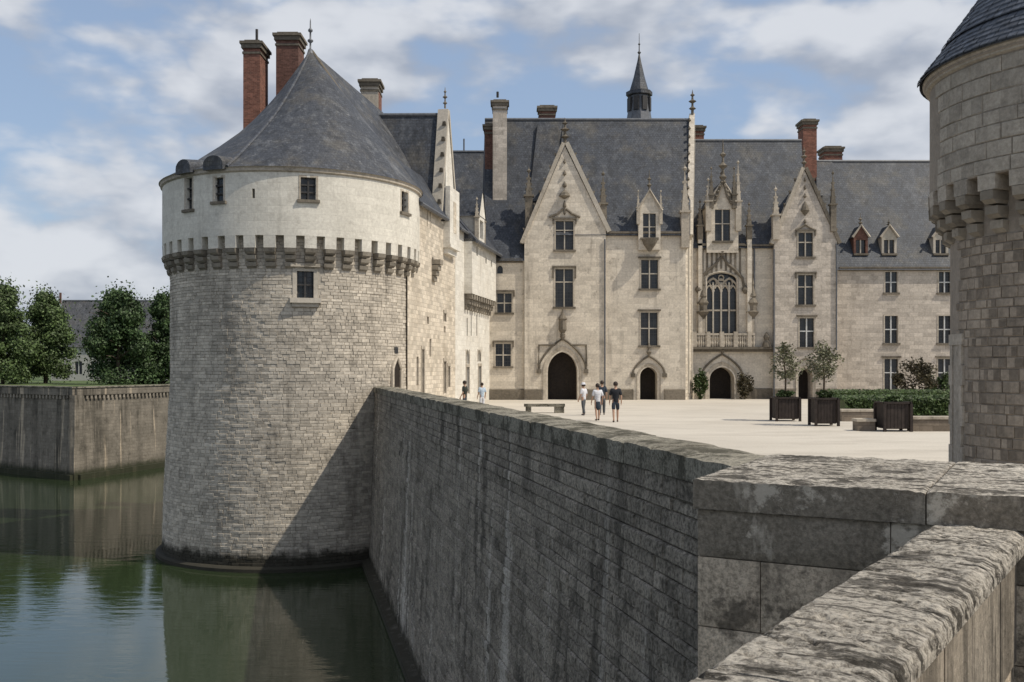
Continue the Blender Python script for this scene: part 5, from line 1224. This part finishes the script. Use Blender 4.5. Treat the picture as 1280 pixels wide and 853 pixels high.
def tree(name,base,h,rad,label,mat,seed,n=34000,size=.17,trunk=.28,low=.02,group='trees on the far bank'):
    rng=random.Random(seed); t=thing(name,base,label,'tree',group); x,y,z=base
    mb=MB(); P=[]; R=[]
    for k in range(7): P.append((x+rng.uniform(-.1,.1)*k*.4,y,z-.1+h*.8*k/6)); R.append(trunk*(1-.13*k))
    mb.tube(P,R,8)
    for k in range(9):
        q=Vector(P[2+k%4]); a=rng.uniform(0,6.28); l=rad*rng.uniform(.5,.85); e=q+Vector((math.cos(a)*l,math.sin(a)*l,rng.uniform(.4,1.6)))
        mb.tube([q,q.lerp(e,.5)+Vector((0,0,.2)),e],[trunk*.4,trunk*.25,trunk*.08],5)
    obj('trunk',mb,M['bark'],t)
    mb=MB(); lobes=[]
    for k in range(75):
        f=rng.random()**.8; a=rng.uniform(0,6.28); rr=rad*((1-f)**.55)*(1.0 if f>.12 else .85)*rng.uniform(.3,1.05); lobes.append((Vector((x+math.cos(a)*rr,y+math.sin(a)*rr,z+h*(low+(1-low)*f*.97))),rad*rng.uniform(.28,.52)*(1-.5*f)))
    for i in range(n):
        c,r=lobes[i%len(lobes)] if rng.random()<.6 else rng.choice(lobes); v=Vector((rng.gauss(0,1),rng.gauss(0,1),rng.gauss(0,1))).normalized()*r*rng.uniform(.2,1.35)**.6; v.z*=.75
        if i%7==0: c=c+Vector((rng.gauss(0,.35),rng.gauss(0,.35),rng.gauss(0,.35)))*rad*.5
        p=c+v; aa=(v.normalized()+Vector((rng.gauss(0,.6),rng.gauss(0,.6),rng.gauss(0,.6)))).normalized(); t1=aa.orthogonal().normalized(); t2=aa.cross(t1); q=rng.uniform(0,3.14); t1,t2=t1*math.cos(q)+t2*math.sin(q),t2*math.cos(q)-t1*math.sin(q); s_=size*rng.uniform(.6,1.3)
        mb.poly([p-t1*s_,p-t2*s_*.6,p+t1*s_,p+t2*s_*.6])
    obj('crown',mb,M[mat],t); return t
def gpt(px,Z,z=.45): return (wx(px,Z),Z,z)
tree('bank_tree',gpt(4,118),11.6,3.7,'dark tree left of the slate-roofed house, farther from it along the bank wall','leaf_mid',1)
tree('bank_tree',gpt(57,124),11.2,3.6,'tree standing close to the pale house gable, its trunk showing','leaf_mid',2,low=.12)
tree('bank_tree',gpt(148,116),11.0,4.1,'full dark tree in front of the right half of the slate-roofed house','leaf_dark',3,n=42000)
tree('bank_tree',gpt(204,120),10.6,3.0,'dark tree half hidden behind the round tower','leaf_dark',4)
tree('bank_tree',gpt(-55,122),12,4,'tall tree at the outer end of the bank row','leaf_mid',6,n=12000)
mb=MB(); rng=random.Random(8)
for k in range(60):
    x=-420+k*7.6; leaves(mb,(x,300+rng.uniform(-15,15),5),(6,5,5+rng.uniform(-1,2.5)),170,.9,rng,clumps=12)
obj('distant_wood',mb,M['leaf_dark'],kind='stuff')

# the far house
hx0,hx1=wx(64,150),wx(236,150); ZH=150
hs_=thing('far_house',((hx0+hx1)/2,ZH,.45),'long white house with big slate roof behind the trees on the bank','house'); FH=frame((0,ZH,0),(1,0,0),(0,-1,0)); zhe=wz(432,ZH)
hw=[(wx(p,ZH),wz(468,ZH),wz(452,ZH),1.1) for p in (98,118,200,222)]+[(wx(p,ZH),wz(447,ZH),wz(437,ZH),1.0) for p in (84,118,200)]
mb=MB(); wall_face(mb,FH,hx0,hx1,.3,zhe,[hole(*q) for q in hw]); mb.poly([(hx0,ZH,.3),(hx0,ZH+9,.3),(hx0,ZH+9,zhe),(hx0,ZH,zhe)]); mb.poly([(hx1,ZH,.3),(hx1,ZH+9,.3),(hx1,ZH+9,zhe),(hx1,ZH,zhe)]); obj('wall',mb,M['house_wall'],hs_)
for q in hw:
    mb=MB(); mb.fbox(FH,q[0]-q[3]/2,q[0]+q[3]/2,q[1],q[2],.2,.26); p=obj('window',mb,M['glass'],hs_,origin=FH(q[0],q[1]))
    mb=MB(); mb.fbox(FH,q[0]-.05,q[0]+.05,q[1],q[2],.12,.198); obj('window_frame',mb,M['shutter'],p)
hr=range_roof(hs_,hx0-.3,hx1+.3,ZH,9,zhe,wz(376,154.5),'house_slate',.3,skew=0)
mb=MB(); mb.box((wx(74,154),154,wz(376,154)-.5),(wx(74,154)+.25,154.3,wz(366,154))); obj('chimney',mb,M['brick_old'],hr)

# ------------------------------------------------------------------ courtyard planting and furniture
def planter(px0,px1,yt,yb,label):
    Z=(CAMZ)*F_PX/(yb-HY); x0,x1=wx(px0,Z),wx(px1,Z); h=wz(yt,Z); wd=x1-x0
    t=thing('planter_box',((x0+x1)/2,Z+wd/2,0),label,'planter','square wooden planter boxes'); cx,cy=(x0+x1)/2,Z+wd/2; hw=wd/2
    nb=6; e=.05
    for s in range(4):
        a=s*math.pi/2; n=Vector((math.cos(a),math.sin(a),0)); Fp=frame((cx+n.x*hw,cy+n.y*hw,0),(-n.y,n.x,0),n)
        for k in range(nb):
            b0=-hw+.09+(wd-.18)*k/nb; b1=-hw+.09+(wd-.18)*(k+1)/nb; mb=MB(); mb.fbox(Fp,b0+.006,b1-.006,.12,h-.06,.02,.06); obj('plank',mb,M['planter'],t,origin=Fp(b0,.12))
        mb=MB(); mb.fbox(Fp,-hw-.03,hw-.031,h-.06,h+.01,-.03,.07); obj('rim',mb,M['planter'],t)
    for sx in (-1,1):
        for sy in (-1,1): mb=MB(); mb.box((cx+sx*hw-.05,cy+sy*hw-.05,0),(cx+sx*hw+.05,cy+sy*hw+.05,h-.062)); obj('post',mb,M['planter'],t)
    mb=MB(); mb.box((cx-hw+.07,cy-hw+.07,.1),(cx+hw-.07,cy+hw-.07,h-.1)); obj('soil',mb,M['soil'],t)
    return cx,cy,h,wd,Z
def potted(cx,cy,h,Z,ytop,rad,label,seed):
    rng=random.Random(seed); t=thing('young_tree',(cx,cy,h-.1),label,'tree','young trees in planters'); top=wz(ytop,Z)
    mb=MB(); mb.tube([(cx,cy,h-.2),(cx+.02,cy,h+.8),(cx-.02,cy,(top+h)/2+.2),(cx,cy,top-.2)],[.045,.04,.03,.012],7)
    for k in range(12):
        z=h+(top-h)*rng.uniform(.35,.8); a=rng.uniform(0,6.28); e=Vector((cx+math.cos(a)*rad*.8,cy+math.sin(a)*rad*.8,z+.45)); mb.tube([(cx,cy,z),e],[.018,.006],4)
    obj('trunk',mb,M['bark'],t)
    mb=MB(); leaves(mb,(cx,cy,h+(top-h)*.68),(rad,rad,(top-h)*.36),1500,.06,rng,clumps=34,shape='cone',spread=.34); obj('crown',mb,M['leaf_olive'],t)
def underplant(cx,cy,h,wd,label,seed):
    rng=random.Random(seed); t=thing('planter_underplanting',(cx,cy,h-.1),label,'plants','plants at the foot of young trees'); mb=MB(); leaves(mb,(cx,cy,h+.08),(wd*.42,wd*.42,.22),900,.06,rng,clumps=20); obj('foliage',mb,M['leaf_hedge'],t)
p=planter(971,1000,497,527,'brown planter box with a young tree in it, before the pavilion door'); potted(p[0],p[1],p[2],p[4],432,.74,'young tree nearest the traceried chapel bay, in a planter',21); underplant(*p[:4],'green plants round the stem of the tree by the chapel bay',31)
p=planter(1020,1048,498,533,'brown planter box with a young tree in it, beside the low stone walls'); potted(p[0],p[1],p[2],p[4],431,.74,'young tree in the planter beside the hedge and low walls',22); underplant(*p[:4],'green plants round the stem of the tree beside the hedge',32)
p=planter(1106,1139,503,540,'dark planter box without a tree, between the low stone walls'); underplant(p[0],p[1],p[2]-.1,p[3],'clipped greenery filling the treeless planter',33)
def hedge(px0,px1,y0,y1,Z,dep,label,seed,n=5200):
    rng=random.Random(seed); x0,x1=wx(px0,Z),wx(px1,Z); h=wz(y0,Z); t=thing('hedge',((x0+x1)/2,Z+dep/2,0),label,'hedge')
    mb=MB()
    mb.box((x0+.1,Z+.1,0),(x1-.1,Z+dep-.1,h-.12)); 
    for i in range(n):
        f=rng.random(); x=rng.uniform(x0,x1)
        p=Vector((x,Z+rng.uniform(-.06,.1),rng.uniform(.02,h))) if f<.5 else Vector((x,Z+rng.uniform(0,dep),h+rng.uniform(-.14,.07)))
        a=Vector((rng.gauss(0,1),rng.gauss(0,1),rng.gauss(0,1))).normalized(); b=a.orthogonal().normalized(); s=.085*rng.uniform(.6,1.3); mb.poly([p-a*s,p-b*s*.6,p+a*s,p+b*s*.6])
    obj('foliage',mb,M['leaf_hedge'],t)
hedge(1057,1260,497,520,48,2.6,'clipped dark hedge in front of the right wing',41)
hedge(1043,1240,489,497,62,2.2,'low flowering hedge close under the windows of the right wing',42,3000)
def shrub(px,yb,Z,rad,h,mat,label,seed,n=1500,group='shrubs against the facades'):
    rng=random.Random(seed); x=wx(px,Z); t=thing('shrub',(x,Z,0),label,'shrub',group); mb=MB(); mb.tube([(x,Z,0),(x+.05,Z,h*.5)],[.05,.02],5); obj('stem',mb,M['bark'],t)
    mb=MB(); leaves(mb,(x,Z,h*.52),(rad,rad*.8,h*.48),n,.11,rng,clumps=22); obj('foliage',mb,M[mat],t)
shrub(1144,490,70,1.35,3.0,'leaf_red','dark round shrub between ground-floor windows of the right wing',51,2600)
shrub(1172,490,70,.7,2.3,'leaf_hedge','smaller shrub beside the dark round shrub under the window',52,1000)
shrub(875,497,75.0,.55,2.2,'leaf_hedge','climbing plant left of the chapel door, against the lit corner',53,1000)
shrub(931,497,75.2,.6,2.2,'leaf_red','climbing rose between chapel door and drainpipe',54,1000)
def lowwall(px0,px1,yt,yb,label,dep=.55):
    Z=CAMZ*F_PX/(yb-HY); x0,x1=wx(px0,Z),wx(px1,Z); h=wz(yt,Z); t=thing('low_wall',((x0+x1)/2,Z,0),label,'wall','low stone walls by the hedge')
    mb=MB(); mb.box((x0,Z,0),(x1,Z+dep,h-.1)); obj('wall_body',mb,M['lowwall'],t)
    n=max(2,int((x1-x0)/.7))
    for k in range(n): mb=MB(); a=x0-.03+(x1-x0+.06)*k/n; b=x0-.03+(x1-x0+.06)*(k+1)/n; mb.box((a+.004,Z-.04,h-.1),(b-.004,Z+dep+.04,h)); obj('coping_slab',mb,M['trim'],t,origin=(a,Z,h-.1))
lowwall(1052,1098,512,527,'low brown stone wall behind the treed planter, nearer the hedge'); lowwall(1072,1094,524,539,'short low stone wall left of the treeless planter'); lowwall(1141,1215,521,539.5,'low stone wall between the treeless planter and the gate tower')
# stone bench by the moat wall
Zb=52.5; t=thing('stone_bench',(wx(682,Zb),Zb,0),'low stone bench behind the moat wall coping, near the walkers','bench')
mb=MB(); mb.box((wx(655,Zb),Zb-.3,.34),(wx(706,Zb),Zb+.35,.48)); obj('seat',mb,M['coping'],t)
for a,b in ((657,664),(693,705)): mb=MB(); mb.box((wx(a,Zb),Zb-.25,0),(wx(b,Zb),Zb+.3,.338)); obj('leg',mb,M['coping'],t)

# ------------------------------------------------------------------ people
def skin_mesh(name,V,E,mat,parent,sub=1,root=0):
    me=bpy.data.meshes.new(name); me.from_pydata([v[0] for v in V],E,[]); tmp=bpy.data.objects.new(name+'_tmp',me); COL.objects.link(tmp)
    tmp.modifiers.new('s','SKIN'); 
    for i,v in enumerate(V):
        sv=me.skin_vertices[0].data[i]; sv.radius=v[1] if isinstance(v[1],tuple) else (v[1],v[1]); sv.use_root=(i==root)
    tmp.modifiers['s'].use_smooth_shade=True
    sb=tmp.modifiers.new('d','SUBSURF'); sb.levels=sub; sb.render_levels=sub
    dg=bpy.context.evaluated_depsgraph_get(); nm=bpy.data.meshes.new_from_object(tmp.evaluated_get(dg)); bpy.data.objects.remove(tmp); bpy.data.meshes.remove(me)
    nm.name=name; nm.materials.clear(); nm.materials.append(mat); o=bpy.data.objects.new(name,nm); COL.objects.link(o); o.parent=parent; return o
def cloth(name,c): return plain(name,c,.9,.18,20,.3)
def person(px,Zp_,h,rz,shirt,short,hair,label,stride=.16,trouser=False,hat=None,skirt=False,arm=.1,bag=None):
    t=thing('person',(wx(px,Zp_),Zp_,0),label,'person',rz=rz); s=h/1.76
    S=lambda x,y,z:(x*s,y*s,z*s)
    V=[(S(0,0,.95),(.135*s,.10*s)),(S(0,.0,1.13),(.125*s,.092*s)),(S(0,.01,1.33),(.155*s,.105*s)),(S(0,.0,1.46),(.085*s,.07*s)),(S(0,.01,1.52),.052*s),(S(0,.025,1.58),(.066*s,.075*s)),(S(0,.03,1.66),(.078*s,.095*s)),(S(0,.02,1.73),(.05*s,.06*s)),(S(0,.13,1.63),.012*s)]
    E=[(0,1),(1,2),(2,3),(3,4),(4,5),(5,6),(6,7),(6,8)]
    arms=[]; legs=[]
    for k,sx in enumerate((-1,1)):
        f=stride*(1 if k else -1); b=len(V)
        V+=[(S(.18*sx,0,1.41),.058*s),(S(.235*sx,-f*.25-.02,1.14),.043*s),(S(.245*sx,-f*.5+arm,.92),.03*s),(S(.25*sx,-f*.5+arm+.03,.84),(.022*s,.036*s))]
        E+=[(2,b),(b,b+1),(b+1,b+2),(b+2,b+3)]; arms.append(b)
        for q,(dy,l) in enumerate(((.03,.075),(.012,.085),(-.008,.08),(-.026,.062))):
            c=len(V); y0=-f*.5+arm+.03
            V+=[(S((.25)*sx,y0+dy,.81),.010*s),(S(.245*sx,y0+dy+.008,.81-l*.55),.009*s),(S(.232*sx,y0+dy+.015,.81-l),.007*s)]; E+=[(b+3,c),(c,c+1),(c+1,c+2)]
        c=len(V); y0=-f*.5+arm+.03; V+=[(S(.235*sx,y0+.045,.84),.010*s),(S(.225*sx,y0+.06,.795),.008*s)]; E+=[(b+3,c),(c,c+1)]
        b=len(V); V+=[(S(.095*sx,0,.88),.088*s),(S(.10*sx,f*.55+.02,.49),.056*s),(S(.10*sx,f*.62,.33),.054*s),(S(.10*sx,f*1.0-.03,.085),.036*s),(S(.115*sx,f*1.0+.13,.035),(.036*s,.028*s))]
        E+=[(0,b),(b,b+1),(b+1,b+2),(b+2,b+3),(b+3,b+4)]; legs.append(b)
    skin_mesh('body',V,E,M['skin'],t)
    g=lambda i,k:(V[i][0],tuple(q*k for q in (V[i][1] if isinstance(V[i][1],tuple) else (V[i][1],)*2)))
    mid=lambda i,j,u:tuple(V[i][0][q]+(V[j][0][q]-V[i][0][q])*u for q in range(3))
    sv=[(S(0,0,.80),(.16*s,.125*s)),(S(0,0,.95),(.16*s,.12*s)),g(1,1.25),g(2,1.2),(S(0,0,1.455),(.085*s,.075*s))]; se=[(0,1),(1,2),(2,3),(3,4)]
    for b in arms: c=len(sv); sv+=[(V[b][0],.085*s),(mid(b,b+1,.95),.075*s)]; se+=[(3,c),(c,c+1)]
    skin_mesh('shirt',sv,se,shirt,t)
    lv=[(S(0,0,1.0),(.15*s,.115*s)),(S(0,0,.9),(.148*s,.12*s))]; le=[(0,1)]
    if skirt:
        lv+=[(S(0,.0,.7),(.17*s,.15*s)),(S(0,.0,.48),(.19*s,.17*s))]; le+=[(1,2),(2,3)]
    else:
        for b in legs:
            c=len(lv); lv+=[(V[b][0],.108*s),(mid(b,b+1,.92 if not trouser else .98),.09*s)]; le+=[(1,c),(c,c+1)]
            if trouser: lv+=[(mid(b+2,b+3,1.05),.066*s)]; le+=[(c+1,c+2)]
    skin_mesh('trousers' if trouser else ('skirt' if skirt else 'shorts'),lv,le,short,t)
    for b in legs:
        sh=[(V[b+3][0],.048*s),(V[b+4][0],(.045*s,.036*s))]; sh[0]=((sh[0][0][0],sh[0][0][1]-.02*s,.05*s),.048*s); sh[1]=((sh[1][0][0],sh[1][0][1],.04*s),(.042*s,.036*s)); skin_mesh('shoe',sh,[(0,1)],hair if not trouser else short,t)
    mb=MB(); mb.lathe([(.088,1.60),(.105,1.66),(.098,1.72),(.07,1.765),(.02,1.785),(.001,1.787)],(0,-.004,0),12); 
    for i,v in enumerate(mb.v): mb.v[i]=(v[0]*s,(v[1]*1.1+.012)*s,v[2]*s)
    me=mb.mesh('hair',(0,0,0),True); me.materials.append(hair); o=bpy.data.objects.new('hair',me); COL.objects.link(o); o.parent=t
    if hat:
        mb=MB(); mb.lathe([(.17,1.70),(.165,1.715),(.11,1.72),(.108,1.78),(.08,1.815),(.001,1.825)],(0,.015,0),14)
        for i,v in enumerate(mb.v): mb.v[i]=(v[0]*s,v[1]*s,v[2]*s)
        me=mb.mesh('sun_hat',(0,0,0),True); me.materials.append(hat); o=bpy.data.objects.new('sun_hat',me); COL.objects.link(o); o.parent=t
    if bag:
        mb=MB(); mb.box((-.15*s,-.25*s,1.02*s),(.15*s,-.11*s,1.42*s)); me=mb.mesh('backpack',(0,0,0)); me.materials.append(bag); o=bpy.data.objects.new('backpack',me); COL.objects.link(o); o.parent=t
    return t
black=cloth('black_cotton',(.018,.02,.024)); navy=cloth('navy_cotton',(.03,.04,.055)); white=cloth('white_cotton',(.6,.6,.62)); grey=cloth('grey_cotton',(.09,.095,.1)); maroon=cloth('maroon_cotton',(.10,.02,.025)); hairb=plain('brown_hair',(.035,.024,.018),.6,.3,30); blue=cloth('pale_blue_cotton',(.42,.5,.58)); olive=cloth('dark_olive_cotton',(.03,.034,.028))
zP=lambda yf:CAMZ*F_PX/(yf-HY)
person(769.5,zP(528),1.76,0,black,navy,hairb,'person in black shirt and dark shorts walking away across the courtyard',.2,arm=.06)
person(747,zP(526),1.66,.25,white,navy,hairb,'person in white top and dark skirt walking beside the one in black',.14,skirt=True)
person(752.5,zP(519),1.72,-.1,navy,grey,hairb,'person in navy shirt half hidden beyond the white-topped walker',.16,trouser=True)
person(729.5,zP(519.5),1.6,.9,white,grey,hairb,'person in white shirt and pale hat, standing apart from the other walkers',.1,trouser=True,hat=white)
person(581,zP(517),1.7,1.2,olive,navy,hairb,'person in dark jacket seen from the chest up behind the moat wall',.05,trouser=True)
person(602.5,zP(514),1.55,.4,blue,white,hairb,'person in pale blue and white beside the wing doors, behind the moat wall',.05,trouser=True)
